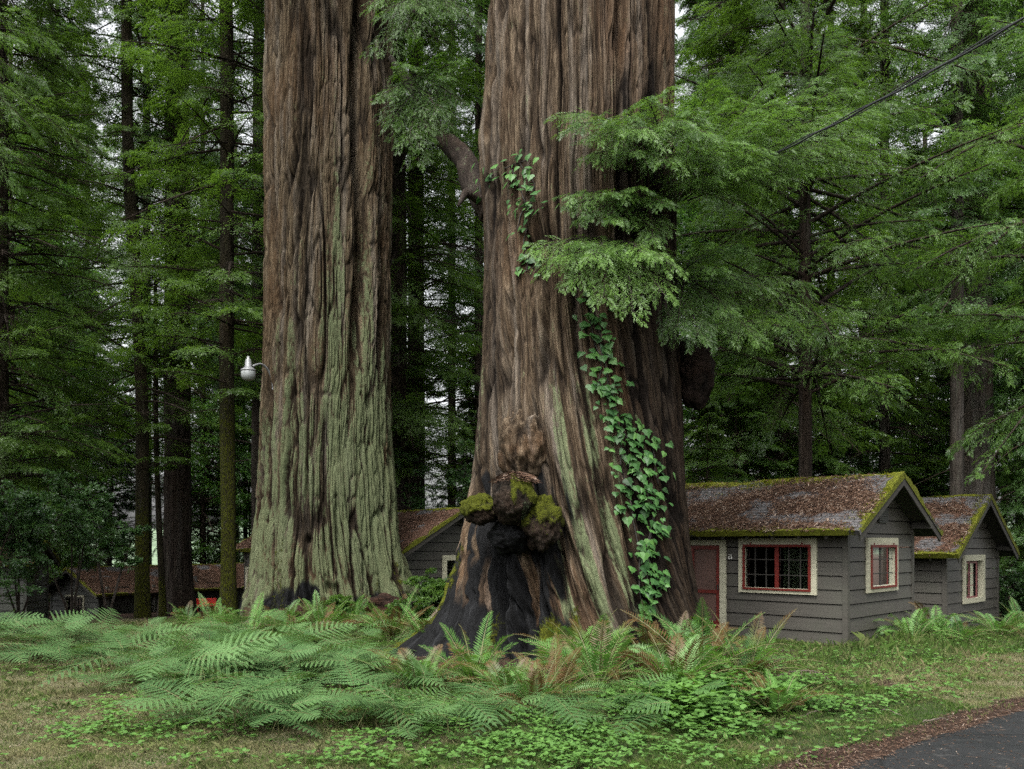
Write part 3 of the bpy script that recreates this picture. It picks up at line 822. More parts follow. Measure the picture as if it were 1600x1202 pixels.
def frame_boxes(mb, O, U, N, u0, u1, z0, z1, wd, dep, n0):
    """four mitre-free boards round an opening; n0 = outward offset of the back"""
    def bx(ua, ub, za, zb, n_=0.0):
        c = O + U * (ua + ub) / 2 + UP * ((za + zb) / 2 - O[2]) + N * (n0 + dep / 2 + n_)
        mb.box(c, (ub - ua, dep, zb - za), (U, N, UP))
    bx(u0, u1, z1 - wd, z1, 0.002); bx(u0, u1, z0, z0 + wd * 0.8, 0.002)
    bx(u0, u0 + wd, z0 + wd * 0.8, z1 - wd); bx(u1 - wd, u1, z0 + wd * 0.8, z1 - wd)

def window(root, O, U, N, u0, u1, z0, z1, red, cols, rows, trim=0.14, mullion=False, curtain=None, sash=0.055, label=None, side_open=False, blind=None):
    """outer frame u0..u1 x z0..z1; returns the hole"""
    mb = MB(); frame_boxes(mb, O, U, N, u0, u1, z0, z1, trim, 0.055, 0.03)
    # jamb lining
    a0, a1, b0, b1 = u0 + trim, u1 - trim, z0 + trim * 0.8, z1 - trim
    for ua, ub, za, zb in ((a0 - .02, a0, b0, b1), (a1, a1 + .02, b0, b1), (a0, a1, b0 - .02, b0), (a0, a1, b1, b1 + .02)):
        mb.box(O + U * (ua + ub) / 2 + UP * ((za + zb) / 2 - O[2]) + N * (-0.02), (ub - ua, 0.10, zb - za), (U, N, UP))
    fr = mb.build("window", M_TRIM, root)
    if label: fr["label"] = label
    d = 0.075 if not side_open else -0.035
    if not side_open:
        s0, s1, q0, q1 = a0 - 0.03, a1 + 0.03, b0 - 0.05, b1 + 0.01
    else:
        s0, s1, q0, q1 = a0, a0 + (a1 - a0) * 0.80, b0, b1 - 0.02
    mb = MB(); frame_boxes(mb, O, U, N, s0, s1, q0, q1, sash, 0.03, d + 0.012)
    if mullion:
        um = (s0 + s1) / 2
        mb.box(O + U * um + UP * ((q0 + q1) / 2 - O[2]) + N * (d - 0.03), (0.09, 0.03, q1 - q0 - 0.1), (U, N, UP))
    if not side_open:
        for uu in (s0 + (s1 - s0) * 0.12, s0 + (s1 - s0) * 0.88):
            mb.box(O + U * uu + UP * (q1 + 0.02 - O[2]) + N * (d + 0.03), (0.03, 0.012, 0.05), (U, N, UP))
    mb.build("sash", red, fr)
    mb = MB()
    for i in range(1, cols):
        uu = s0 + (s1 - s0) * i / cols
        mb.box(O + U * uu + UP * ((q0 + q1) / 2 - O[2]) + N * (d - 0.055), (0.02, 0.016, q1 - q0 - 0.04), (U, N, UP))
    for j in range(1, rows):
        zz = q0 + (q1 - q0) * j / rows
        mb.box(O + U * (s0 + s1) / 2 + UP * (zz - O[2]) + N * (d - 0.056), (s1 - s0 - 0.04, 0.012, 0.02), (U, N, UP))
    mb.build("muntins", M_PINK if side_open else M_WOODD, fr)
    mb = MB()
    mb.box(O + U * (s0 + s1) / 2 + UP * ((q0 + q1) / 2 - O[2]) + N * (d - 0.072), (s1 - s0 - 0.02, 0.005, q1 - q0 - 0.02), (U, N, UP))
    mb.build("pane", M_GLASS, fr)
    if curtain:
        us = np.linspace(curtain[0], curtain[1], 60); mb = MB(); V = []
        for u in us:
            o_ = -0.17 + 0.022 * math.sin(u * 55) + 0.01 * math.sin(u * 23)
            for zz in (q0 - 0.02, q1 + 0.02): V.append(O + U * u + UP * (zz - O[2]) + N * o_)
        mb.add(V, [(2 * i, 2 * i + 2, 2 * i + 3, 2 * i + 1) for i in range(len(us) - 1)])
        mb.build("curtain", curtain[2], fr, smooth=True)
    return (a0 - 0.01, a1 + 0.01, b0 - 0.01, b1 + 0.01)

def roof_slab(name, mat, parent, O, U, V_, L, W, seed, moss_edges, lit=0.6, thick=0.09, step=0.05, sag=0.03, N=None):
    """slab whose top starts at eave corner O, U along the eave (length L), V_ up the slope (length W)"""
    nu, nv = int(L / step) + 1, int(W / step) + 1
    u = np.linspace(0, L, nu); v = np.linspace(0, W, nv)
    Ug, Vg = np.meshgrid(u, v)
    nz = 0.012 * fbm(Ug * 1.2, Vg * 1.2, 0, seed, 3) + 0.010 * vn(Ug * 7, Vg * 7, 0, seed + 4)
    course = 0.012 * (1 - (Vg / 0.14) % 1.0)
    bl, br_, be, brd = moss_edges                     # widths of moss at u=0, u=L, eave, ridge
    def ed(d, wd): return np.exp(-(d / wd) ** 2) if wd > 0 else 0 * d
    ms = np.maximum.reduce([ed(Ug, bl), ed(L - Ug, br_), ed(Vg, be), ed(W - Vg, brd)])
    nn = fbm(Ug * 2.0, Vg * 2.6, 0, seed + 9, 4)
    moss = 0.85 * ms + 0.35 * nn * (ms > 0.05) - 0.05
    pz = nz + course - sag * np.sin(PI * Ug / L) * (0.3 + 0.7 * Vg / W) + 0.03 * np.clip(moss, 0, 1) * (1 + nn)
    lt = lit + 0.5 * fbm(Ug * 1.1, Vg * 1.6, 0, seed + 20, 3) - 0.45 * ed(W - Vg, 0.5) - 0.2
    Nn = np.cross(U, V_); Nn /= np.linalg.norm(Nn)
    if Nn[2] < 0: Nn = -Nn
    top = O + Ug[..., None] * U + Vg[..., None] * V_ + pz[..., None] * Nn
    # ragged eave edge
    top[0] -= V_ * (0.02 * np.abs(vn(u * 9, 0, 0, seed + 2)))[:, None]
    bot = O + Ug[..., None] * U + Vg[..., None] * V_ - (sag * np.sin(PI * Ug / L) * (0.3 + 0.7 * Vg / W))[..., None] * Nn - thick * Nn
    I = np.arange(nu * nv).reshape(nv, nu); B = I + nu * nv
    q = lambda a, b, c, d: np.stack([a, b, c, d], -1).reshape(-1, 4)
    Fq = np.concatenate([q(I[:-1, :-1], I[:-1, 1:], I[1:, 1:], I[1:, :-1]), q(B[:-1, :-1], B[1:, :-1], B[1:, 1:], B[:-1, 1:]),
                         q(I[0, :-1], B[0, :-1], B[0, 1:], I[0, 1:]), q(I[-1, :-1], I[-1, 1:], B[-1, 1:], B[-1, :-1]),
                         q(I[:-1, 0], I[1:, 0], B[1:, 0], B[:-1, 0]), q(I[:-1, -1], B[:-1, -1], B[1:, -1], I[1:, -1])])
    nt_ = (nu - 1) * (nv - 1)
    mi = np.zeros(len(Fq), int); mi[nt_:2 * nt_] = 1
    bk = np.stack([Ug, Vg, 0 * Ug], -1).reshape(-1, 3)
    A = {"bk": np.vstack([bk, bk]), "moss": np.concatenate([moss.ravel(), moss.ravel()]), "lit": np.concatenate([lt.ravel(), np.zeros(lt.size)])}
    o = mesh(name, np.vstack([top.reshape(-1, 3), bot.reshape(-1, 3)]), Fq, [mat, M_WOODD], parent, midx=mi, attrs=A)
    return o, Nn

def scatter_litter(name, parent, O, U, V_, N, L, W, n, seed, dens, size=(0.05, 0.16), lift=0.02):
    rg = np.random.default_rng(seed)
    u = rg.uniform(0.03, L - 0.03, n * 3); v = rg.uniform(0.03, W - 0.03, n * 3)
    k = rg.random(n * 3) < dens(u, v)
    u, v = u[k][:n], v[k][:n]; n = len(u)
    a = rg.uniform(0, 2 * PI, n); l = rg.uniform(size[0], size[1], n)[:, None]
    d = np.cos(a)[:, None] * U + np.sin(a)[:, None] * V_ + rg.uniform(-0.15, 0.25, n)[:, None] * N
    s_ = np.cross(d, N); s_ /= np.linalg.norm(s_, axis=1)[:, None]
    wd = rg.uniform(0.006, 0.016, n)[:, None]
    p = O + u[:, None] * U + v[:, None] * V_ + (lift + rg.random(n) * 0.03)[:, None] * N
    Vv = np.stack([p - s_ * wd, p + d * l * 0.5 + s_ * wd + N * 0.01, p + d * l, p + d * l * 0.5 - s_ * wd + N * 0.01], 1).reshape(-1, 3)
    tone = np.repeat(rg.random(n) ** 1.3, 4)
    o = mesh(name, Vv, np.arange(n * 4).reshape(-1, 4), M_LITTER, parent, attrs={"tone": tone})
    o["kind"] = "stuff"
    return o

def moss_tufts(name, parent, O, U, V_, N, L, W, n, seed, dens, mat, h=0.035):
    rg = np.random.default_rng(seed)
    u = rg.uniform(0.0, L, n * 6); v = rg.uniform(0.0, W, n * 6)
    k = rg.random(n * 6) < dens(u, v)
    u, v = u[k][:n], v[k][:n]; n = len(u)
    p = O + u[:, None] * U + v[:, None] * V_ + 0.01 * N
    d = N + 0.5 * rg.normal(size=(n, 3)); s_ = rg.normal(size=(n, 3)); s_ /= np.linalg.norm(s_, axis=1)[:, None]
    hh = rg.uniform(0.5, 1.3, n)[:, None] * h
    Vv = np.stack([p - s_ * 0.012, p + s_ * 0.012, p + d * hh], 1).reshape(-1, 3)
    o = mesh(name, Vv, np.arange(n * 3).reshape(-1, 3), mat, parent, attrs={"tone": np.repeat(rg.random(n), 3)})
    o["kind"] = "stuff"
    return o
def moss_mat():
    m, n, out = new_mat("roof_moss"); g = NG(n)
    c = g.ramp(g.attr("tone").outputs["Fac"], [(0.0, (0.03, 0.038, 0.005)), (0.6, (0.14, 0.152, 0.012)), (1.0, (0.26, 0.26, 0.03))])
    b = g.n("ShaderNodeBsdfDiffuse", {"Color": c}); t = g.n("ShaderNodeBsdfTranslucent", {"Color": c})
    mx = g.n("ShaderNodeMixShader", {0: 0.3, 1: b.outputs[0], 2: t.outputs[0]})
    n.links.new(mx.outputs[0], out.inputs[0]); return m
M_MOSS = moss_mat()

def cabin(name, corner, a_dir, b_dir, L, W, zf, zeave, zridge, over_e, over_g, board, label, group, mat_s, front=None, gable=None,
          moss=(0.35, 0.1, 0.18, 0.25), seed=1, litter=9000, zoff=0.0, fine=True, lit=0.75):
    """corner: near corner on the ground; a_dir along the long front wall; b_dir along the gable wall.
    zeave/zridge: heights of the roof's top edge at the drip line and the ridge."""
    root = empty(name, (0, 0, 0))
    tag(root, label, "cabin", group)
    O = np.array([corner[0], corner[1], zf])
    Na, Nb = -b_dir, -a_dir                      # outward normals of the front wall and the near gable
    half = W / 2
    slope = (zridge - zeave) / (half + over_e)
    wall_top = lambda u: zeave - 0.12 + slope * (over_e + min(u, W - u))
    zt_front = zeave - 0.12 + slope * over_e
    holes_f = front(root, O, a_dir, Na) if front else []
    holes_g = gable(root, O, b_dir, Nb) if gable else []
    mb = MB()
    siding(mb, O, a_dir, Na, L, zf, lambda u: zt_front, board, holes_f, zoff)
    siding(mb, O, b_dir, Nb, W, zf, wall_top, board, holes_g, zoff)
    # plainer far walls
    siding(mb, O + a_dir * L, b_dir, a_dir, W, zf, wall_top, board, [], zoff)
    siding(mb, O + b_dir * W, a_dir, b_dir, L, zf, lambda u: zt_front, board, [], zoff)
    # corner boards
    for c_, s1, s2 in ((O, Na, Nb), (O + a_dir * L, Na, a_dir), (O + b_dir * W, b_dir, Nb), (O + a_dir * L + b_dir * W, b_dir, a_dir)):
        for sa, sb in ((s1, s2), (s2, s1)):
            p = c_ + sa * 0.036 - sb * 0.0 + sb * 0.02
            mb.box(c_ + sa * 0.038 + sb * (0.045 - 0.05) + UP * (zt_front - zf) / 2, (0.035, 0.11 if sa is s1 else 0.105, zt_front - zf - 0.01), (sa, sb, UP))
    mb.build("wall", mat_s, root)
    # dark room inside
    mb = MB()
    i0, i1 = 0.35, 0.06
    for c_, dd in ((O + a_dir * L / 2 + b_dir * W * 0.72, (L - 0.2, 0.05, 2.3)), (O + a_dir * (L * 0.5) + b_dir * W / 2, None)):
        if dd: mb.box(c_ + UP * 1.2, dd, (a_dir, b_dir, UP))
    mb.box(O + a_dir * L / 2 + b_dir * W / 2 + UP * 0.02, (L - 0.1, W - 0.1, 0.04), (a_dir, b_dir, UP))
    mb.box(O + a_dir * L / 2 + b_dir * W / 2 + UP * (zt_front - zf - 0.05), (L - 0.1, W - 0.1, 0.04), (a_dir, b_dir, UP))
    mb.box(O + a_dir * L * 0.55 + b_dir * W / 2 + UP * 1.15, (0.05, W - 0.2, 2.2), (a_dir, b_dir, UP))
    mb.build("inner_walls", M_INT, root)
    # roof
    sl = math.hypot(half + over_e, zridge - zeave)
    V1 = (b_dir * (half + over_e) + UP * (zridge - zeave)) / sl
    V2 = (-b_dir * (half + over_e) + UP * (zridge - zeave)) / sl
    E1 = O + b_dir * (-over_e) - a_dir * over_g; E1[2] = zeave
    E2 = O + b_dir * (W + over_e) - a_dir * over_g; E2[2] = zeave
    RL = L + 2 * over_g
    st = 0.06 if fine else 0.2
    r1, N1 = roof_slab("roof", M_ROOF, root, E1, a_dir, V1, RL, sl, seed, moss, lit=lit, step=st)
    r2, N2 = roof_slab("roof", M_ROOF, root, E2, a_dir, V2, RL, sl, seed + 50, moss, lit=lit, step=st)
    dn = lambda u, v: np.clip(0.25 + 0.75 * fbm(u * 1.1, v * 1.6, 0, seed + 20, 3) + 0.2, 0.05, 1) * (1 - 0.85 * np.exp(-((sl - v) / 0.45) ** 2))
    if litter:
        scatter_litter("fallen_twigs", r1, E1, a_dir, V1, N1, RL, sl, litter, seed, dn)
    if fine:
        def md(u, v):
            e = np.maximum.reduce([np.exp(-(u / (moss[0] + .02)) ** 2), np.exp(-(v / (moss[2] + .02)) ** 2), np.exp(-((sl - v) / (moss[3] + .02)) ** 2)])
            return np.clip(e * (0.35 + 1.2 * fbm(u * 3, v * 3, 0, seed + 9, 3)), 0, 1)
        moss_tufts("moss", r1, E1, a_dir, V1, N1, RL, sl, 16000, seed + 3, md, M_MOSS)
    # barge boards, rafters, purlin ends
    mb = MB()
    for E, Vv in ((E1, V1), (E2, V2)):
        Nn = N1 if E is E1 else N2
        for end, s_ in ((0.0, -1), (RL, 1)):
            c_ = E + a_dir * (end - s_ * 0.035) + Vv * (sl / 2 - 0.02) - Nn * 0.165
            mb = MB(); mb.box(c_, (0.035, sl - 0.06, 0.14), (a_dir, Vv, Nn)); mb.build("barge_board", M_WOODD, root)
        for x in np.arange(0.75, RL - 0.3, 0.61):
            mb = MB(); mb.box(E + a_dir * x + Vv * (over_e * 0.62) - Nn * 0.145, (0.045, over_e * 1.15, 0.09), (a_dir, Vv, Nn)); mb.build("rafter", M_WOODD, root)
    ph = W * 0.5
    for u in (0.12, W / 2, W - 0.12):
        zt = wall_top(u) - 0.09
        for e0 in (-over_g / 2 - 0.03, L + over_g / 2):
            c_ = O + b_dir * u + a_dir * e0
            mb = MB(); mb.box([c_[0], c_[1], zt], (over_g - 0.08, 0.09, 0.14), (a_dir, b_dir, UP)); mb.build("purlin", M_WOODD, root)
    return root, O, slope, r1

# --- the nearest cabin, number 21
def front21(root, O, U, N):
    h = [window(root, O, U, N, 0.62, 2.49, 1.01, 2.24, M_RED, 6, 3, trim=0.15, mullion=True, curtain=(0.75, 1.5, M_CURTG), label="wide red-sashed window in a cream frame")]
    # door
    d = MB(); u0, u1, z0, z1 = 2.83, 3.95, 0.12, 2.22
    for ua, ub, za, zb, n_ in ((u0, u0 + .15, z0, z1 - .12, 0), (u1 - .15, u1, z0, z1 - .12, 0), (u0, u1, z1 - .12, z1, 0.002)):
        d.box(O + U * (ua + ub) / 2 + UP * ((za + zb) / 2) + N * (0.055 + n_), (ub - ua, 0.06, zb - za), (U, N, UP))
    dr = d.build("door", M_TRIM, root); dr["label"] = "cream-framed door with a red screen frame"
    s = MB(); a0, a1, b0, b1 = u0 + .15, u1 - .15, z0, z1 - .12
    for ua, ub, za, zb in ((a0, a0 + .10, b0, b1), (a1 - .10, a1, b0, b1), (a0 + .1, a1 - .1, b1 - .10, b1), (a0 + .1, a1 - .1, b0, b0 + .2), (a0 + .1, a1 - .1, b0 + .85, b0 + .93)):
        s.box(O + U * (ua + ub) / 2 + UP * (za + zb) / 2 + N * 0.045, (ub - ua, 0.03, zb - za), (U, N, UP))
    s.build("screen_frame", M_RED, dr)
    s = MB(); s.box(O + U * (a0 + a1) / 2 + UP * (b0 + b1) / 2 + N * 0.025, (a1 - a0 - .1, 0.008, b1 - b0 - .1), (U, N, UP))
    s.build("screen", M_SCREEN, dr)
    s = MB(); s.box(O + U * (a0 + .05) + UP * (b0 + 1.0) + N * 0.07, (0.02, 0.03, 0.12), (U, N, UP)); s.build("handle", M_WOODD, dr)
    # house number 21
    s = MB(); hN, wN, t_, dp = 0.085, 0.045, 0.012, 0.012
    def bar(uc, zc, du, dz, k_=0):
        s.box(O + U * uc + UP * zc + N * (0.052 + k_ * 0.0006), (du, dp, dz), (U, N, UP))
    # seen from outside, smaller u is further right
    uL, zN = 2.765, 1.79
    bar(uL - wN / 2, zN + hN, wN, t_, 0); bar(uL - wN + t_ / 2, zN + hN * .75, t_, hN * .5, 1); bar(uL - wN / 2, zN + hN * .5, wN, t_, 2)
    bar(uL - t_ / 2, zN + hN * .25, t_, hN * .5, 3); bar(uL - wN / 2, zN, wN, t_, 4)
    bar(uL - wN - 0.035, zN + hN / 2, t_, hN + t_, 0); bar(uL - wN - 0.027, zN + hN - 0.01, t_ * 1.2, t_, 5); bar(uL - wN - 0.035, zN, t_ * 3, t_, 6)
    s.build("house_number", M_WHITE, root)
    h.append((u0 + .1, u1 - .1, z0 + .0, z1 - .1 + O[2]))
    # a hanging spider-web thick wire holder under the eave and a small hook
    return [h[0], (u0 + .14, u1 - .14, z0 + O[2], z1 - .11 + O[2])]
def gable21(root, O, U, N):
    h = window(root, O, U, N, 0.93, 2.66, 1.04, 2.25, M_RED, 2, 3, trim=0.17, curtain=(1.05, 2.5, M_CURT), label="square red-sashed window under the gable")
    # attic vent
    s = MB()
    s.box(O + U * 1.85 + UP * 2.78 + N * 0.06, (0.5, 0.03, 0.34), (U, N, UP))
    for i in range(6): s.box(O + U * 1.85 + UP * (2.66 + i * 0.05) + N * 0.082, (0.42, 0.015, 0.016), (U, N, UP))
    s.build("vent", M_SIDING_D, root)
    return [h]
c21, O21, _, roof21 = cabin("cabin", (7.05, 18.9), CA, CB, 7.4, 3.7, -0.02, 2.37, 3.68, 0.60, 0.53, 0.302,
                    "nearest charcoal cabin with red window sashes, moss-edged roof and number by its door", "motel cabins", M_SIDING, front21, gable21, moss=(0.20, 0.1, 0.17, 0.34), seed=11, litter=19000, zoff=0.05)

# --- the next cabin to the right
def gable22(root, O, U, N):
    return [window(root, O, U, N, 1.31, 3.19, 0.42, 1.79, M_PINK, 3, 3, trim=0.17, curtain=(1.45, 2.5, M_CURT), side_open=True, label="half-open window with faded red sash in a white frame")]
O22 = (11.65, 24.1)
c22, _, _, roof22 = cabin("cabin", O22, CA, CB, 6.0, 4.6, -0.42, 1.80, 3.49, 0.52, 0.5, 0.30,
                  "smaller charcoal cabin behind the nearest one, moss streaked needle covered roof", "motel cabins", M_SIDING, None, gable22, moss=(0.18, 0.1, 0.14, 0.08), seed=31, litter=9000, lit=0.95)

# --- the cabin between the two giant trunks
def frontm(root, O, U, N):
    s = MB(); u0, u1 = 9.1, 10.1
    for ua, ub, za, zb in ((u0, u0 + .14, 0, 2.0), (u1 - .14, u1, 0, 2.0), (u0 + .14, u1 - .14, 1.9, 2.0)):
        s.box(O + U * (ua + ub) / 2 + UP * (za + zb) / 2 + N * 0.055, (ub - ua, 0.06, zb - za), (U, N, UP))
    d = s.build("door", M_TRIM, root)
    s = MB(); s.box(O + U * (u0 + u1) / 2 + UP * 0.95 + N * 0.03, (u1 - u0 - .3, 0.03, 1.9), (U, N, UP)); s.build("door_panel", M_PINK, d)
    return []
def gablem(root, O, U, N):
    return [window(root, O, U, N, 1.63, 2.95, 0.75, 1.70, M_TRIM, 2, 2, trim=0.13, curtain=(1.3, 2.5, M_CURT))]
Om = (-3.56, 29.72)
cm, _, _, _ = cabin("cabin", Om, CA, CB, 10.2, 4.6, -0.85, 1.84, 3.33, 0.52, 0.5, 0.30,
                  "cabin glimpsed between the two giant redwoods with rusty needle roof", "motel cabins", M_SIDING, frontm, gablem, moss=(0.16, 0.1, 0.1, 0.12), seed=51, litter=9000, lit=1.2)

# --- the long low cabin far behind the ferns (its gable faces the camera's left)
Ol = np.array([-20.75, 45.0])
def frontl(root, O, U, N):
    for u in (0.4, 2.5, 3.1, 5.6, 8.2):
        s = MB(); s.box(O + U * u + UP * 0.95 + N * 0.10, (0.16, 0.08, 1.9), (U, N, UP)); s.build("post", M_POST, root)
    for u in (1.2, 4.0, 7.0):
        s = MB(); s.box(O + U * u + UP * 0.95 + N * 0.05, (0.9, 0.03, 1.85), (U, N, UP)); s.build("door", M_WOODD, root)
    return []
def gablel(root, O, U, N):
    return [window(root, O, U, N, 1.16, 2.77, -1.65, -0.56, M_WOODD, 3, 2, trim=0.11, curtain=(1.2, 2.7, M_CURTG), label="small window with pale trim")]
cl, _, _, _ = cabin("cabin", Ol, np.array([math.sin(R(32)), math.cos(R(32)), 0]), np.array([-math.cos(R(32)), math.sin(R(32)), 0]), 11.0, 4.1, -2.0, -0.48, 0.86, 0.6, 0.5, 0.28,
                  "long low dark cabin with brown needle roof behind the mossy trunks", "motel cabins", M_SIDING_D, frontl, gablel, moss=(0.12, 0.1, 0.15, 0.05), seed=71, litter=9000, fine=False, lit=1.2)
# --- the darkest cabin, nearly lost behind the shrub
Oz = np.array([XY(40, 33.0), 33.0])
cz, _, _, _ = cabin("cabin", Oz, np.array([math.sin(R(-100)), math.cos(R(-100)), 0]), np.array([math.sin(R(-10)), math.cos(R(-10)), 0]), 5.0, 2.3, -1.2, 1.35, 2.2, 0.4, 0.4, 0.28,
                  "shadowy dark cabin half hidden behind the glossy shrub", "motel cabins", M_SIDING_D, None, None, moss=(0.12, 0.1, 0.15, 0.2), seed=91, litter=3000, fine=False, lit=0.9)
# red bench back showing over the ferns on the long cabin's porch
rb = empty("bench", P(322, 960, 43.5)); rb.rotation_euler = (0, 0, R(20))
tag(rb, "small bright red bench on the porch of the long low cabin", "bench")
M_REDB = plain("red_bench_paint", (0.55, 0.03, 0.02), rough=0.5, var=0.1)
s = MB(); s.box((0, 0.12, 0.62), (0.95, 0.03, 0.30)); s.build("backrest", M_REDB, rb)
s = MB(); s.box((0, -0.08, 0.42), (0.95, 0.36, 0.035)); s.build("seat", M_REDB, rb)
for x in (-0.4, 0.4):
    s = MB(); s.box((x, -0.2, 0.20), (0.05, 0.05, 0.40)); s.box((x, 0.125, 0.28), (0.05, 0.05, 0.56)); s.build("leg", M_REDB, rb)
# ------------------------------------------------------------------ foliage engine
def nrm(a): return a / (np.linalg.norm(a, axis=-1, keepdims=True) + 1e-9)

class Twigs:
    """n stems: base P, direction D, length L, plane normal U, droop K, tone"""
    def __init__(s, P, D, L, U, K, tone):
        s.P, s.D, s.L, s.K, s.tone = P, nrm(D), L, K, tone
        s.U = nrm(U - (U * s.D).sum(-1, keepdims=True) * s.D)
    def at(s, i, t):
        """points on stems i at parameter t"""
        L = s.L[i][:, None]; t = t[:, None]
        p = s.P[i] + s.D[i] * L * t
        p[:, 2] -= (s.K[i][:, None] * L * t * t)[:, 0]
        d = s.D[i].copy(); d[:, 2] -= 2 * s.K[i] * t[:, 0]
        return p, nrm(d)

def sprout(tw, rg, per, ang, lfun, t0=0.12, K=0.1, jit=0.12, lift=0.0, tone_j=0.15, udev=0.25):
    """side shoots left and right of each stem, in the stem's plane"""
    n = len(tw.L)
    i = np.repeat(np.arange(n), per)
    j = np.tile(np.arange(per), n)
    t = t0 + (1 - t0) * (j + rg.random(len(i)) * 0.9) / per
    side = np.where(j % 2 == 0, 1.0, -1.0)
    p, d = tw.at(i, t)
    U = nrm(tw.U[i] - (tw.U[i] * d).sum(-1, keepdims=True) * d)
    S = np.cross(d, U)
    a = ang * (1 - 0.35 * t) + rg.normal(size=len(i)) * jit
    dd = np.cos(a)[:, None] * d + (np.sin(a) * side)[:, None] * S + U * (lift + rg.normal(size=len(i)) * jit)[:, None]
    L = tw.L[i] * lfun(t) * rg.uniform(0.75, 1.2, len(i))
    U2 = U + rg.normal(size=U.shape) * udev
    return Twigs(p, dd, L, U2, np.full(len(i), K), np.clip(tw.tone[i] + rg.normal(size=len(i)) * tone_j, 0, 1))

def leaflets(tw, rg, per, ang, ln, wd, t0=0.05, jit=0.2, tone_j=0.12, tip=True, shape=0.45, udev=0.3, taper=0.4):
    """diamond leaves along each stem -> V, tone"""
    n = len(tw.L)
    i = np.repeat(np.arange(n), per)
    j = np.tile(np.arange(per), n)
    t = t0 + (1 - t0) * (j + 0.5 * rg.random(len(i))) / max(per - 1, 1)
    t = np.minimum(t, 1.0)
    side = np.where(j % 2 == 0, 1.0, -1.0)
    p, d = tw.at(i, t)
    U = nrm(tw.U[i] + rg.normal(size=p.shape) * udev)
    U = nrm(U - (U * d).sum(-1, keepdims=True) * d)
    S = np.cross(d, U)
    a = ang * (1 - 0.5 * t) + rg.normal(size=len(i)) * jit
    if tip: a = np.where(j == per - 1, 0, a)
    dd = np.cos(a)[:, None] * d + (np.sin(a) * side)[:, None] * S
    W = nrm(np.cross(dd, U))
    f = (1 - taper * np.abs(2 * t - 0.7) ** 1.5)
    l = (ln * f * rg.uniform(0.8, 1.2, len(i)))[:, None]; w_ = (wd * f)[:, None] / 2
    V = np.stack([p, p + dd * l * shape + W * w_, p + dd * l, p + dd * l * shape - W * w_], 1)
    tone = np.clip(tw.tone[i] + rg.normal(size=len(i)) * tone_j, 0, 1)
    return V.reshape(-1, 3), np.repeat(tone, 4)

def stems_mesh(tw, rad, idx=None, seg=3):
    """thin square stems -> V, F"""
    n = len(tw.L)
    i = np.arange(n) if idx is None else idx
    Vs = []
    for k_ in range(seg + 1):
        t = np.full(len(i), k_ / seg)
        p, d = tw.at(i, t)
        U = nrm(tw.U[i] - (tw.U[i] * d).sum(-1, keepdims=True) * d); S = np.cross(d, U)
        r = (rad[i] if not np.isscalar(rad) else np.full(len(i), rad)) * (1 - 0.8 * t)
        r = r[:, None]
        Vs.append(np.stack([p + U * r, p + S * r, p - U * r, p - S * r], 1))
    V = np.stack(Vs, 1)                      # n, seg+1, 4, 3
    base = (np.arange(len(i)) * (seg + 1) * 4)[:, None]
    F = []
    for k_ in range(seg):
        for j in range(4):
            F.append(np.concatenate([base + k_ * 4 + j, base + k_ * 4 + (j + 1) % 4, base + (k_ + 1) * 4 + (j + 1) % 4, base + (k_ + 1) * 4 + j], 1))
    return V.reshape(-1, 3), np.concatenate(F)

M_CONIF = [leaf_mat("hemlock_needles", (0.016, 0.042, 0.008), (0.100, 0.180, 0.030), trans=0.45, nscale=0.35),
           leaf_mat("fir_needles", (0.016, 0.043, 0.013), (0.086, 0.168, 0.046), trans=0.45, nscale=0.35),
           leaf_mat("redwood_needles", (0.014, 0.040, 0.008), (0.082, 0.165, 0.022), trans=0.42, nscale=0.4)]
M_NEAR = leaf_mat("fresh_redwood_sprays", (0.018, 0.048, 0.012), (0.115, 0.215, 0.040), trans=0.40, nscale=1.1)
M_BROAD = leaf_mat("broad_leaves", (0.014, 0.040, 0.015), (0.072, 0.150, 0.042), trans=0.3, rough=0.35, spec=0.45, nscale=0.8)
M_TRUNK = bark_mat("forest_bark", (0.005, 0.004, 0.003), (0.022, 0.016, 0.012), (0.060, 0.046, 0.036), lichen=(0.05, 0.06, 0.04), vs=0.1, fine=7.0)
M_MOSSY = bark_mat("mossy_bark", (0.006, 0.005, 0.0035), (0.022, 0.018, 0.011), (0.05, 0.044, 0.024), lichen=(0.05, 0.06, 0.03), vs=0.2, fine=9.0)
M_GREYB = bark_mat("grey_fir_bark", (0.008, 0.007, 0.006), (0.034, 0.029, 0.024), (0.075, 0.064, 0.055), lichen=(0.07, 0.08, 0.055), vs=0.12, fine=7.0)

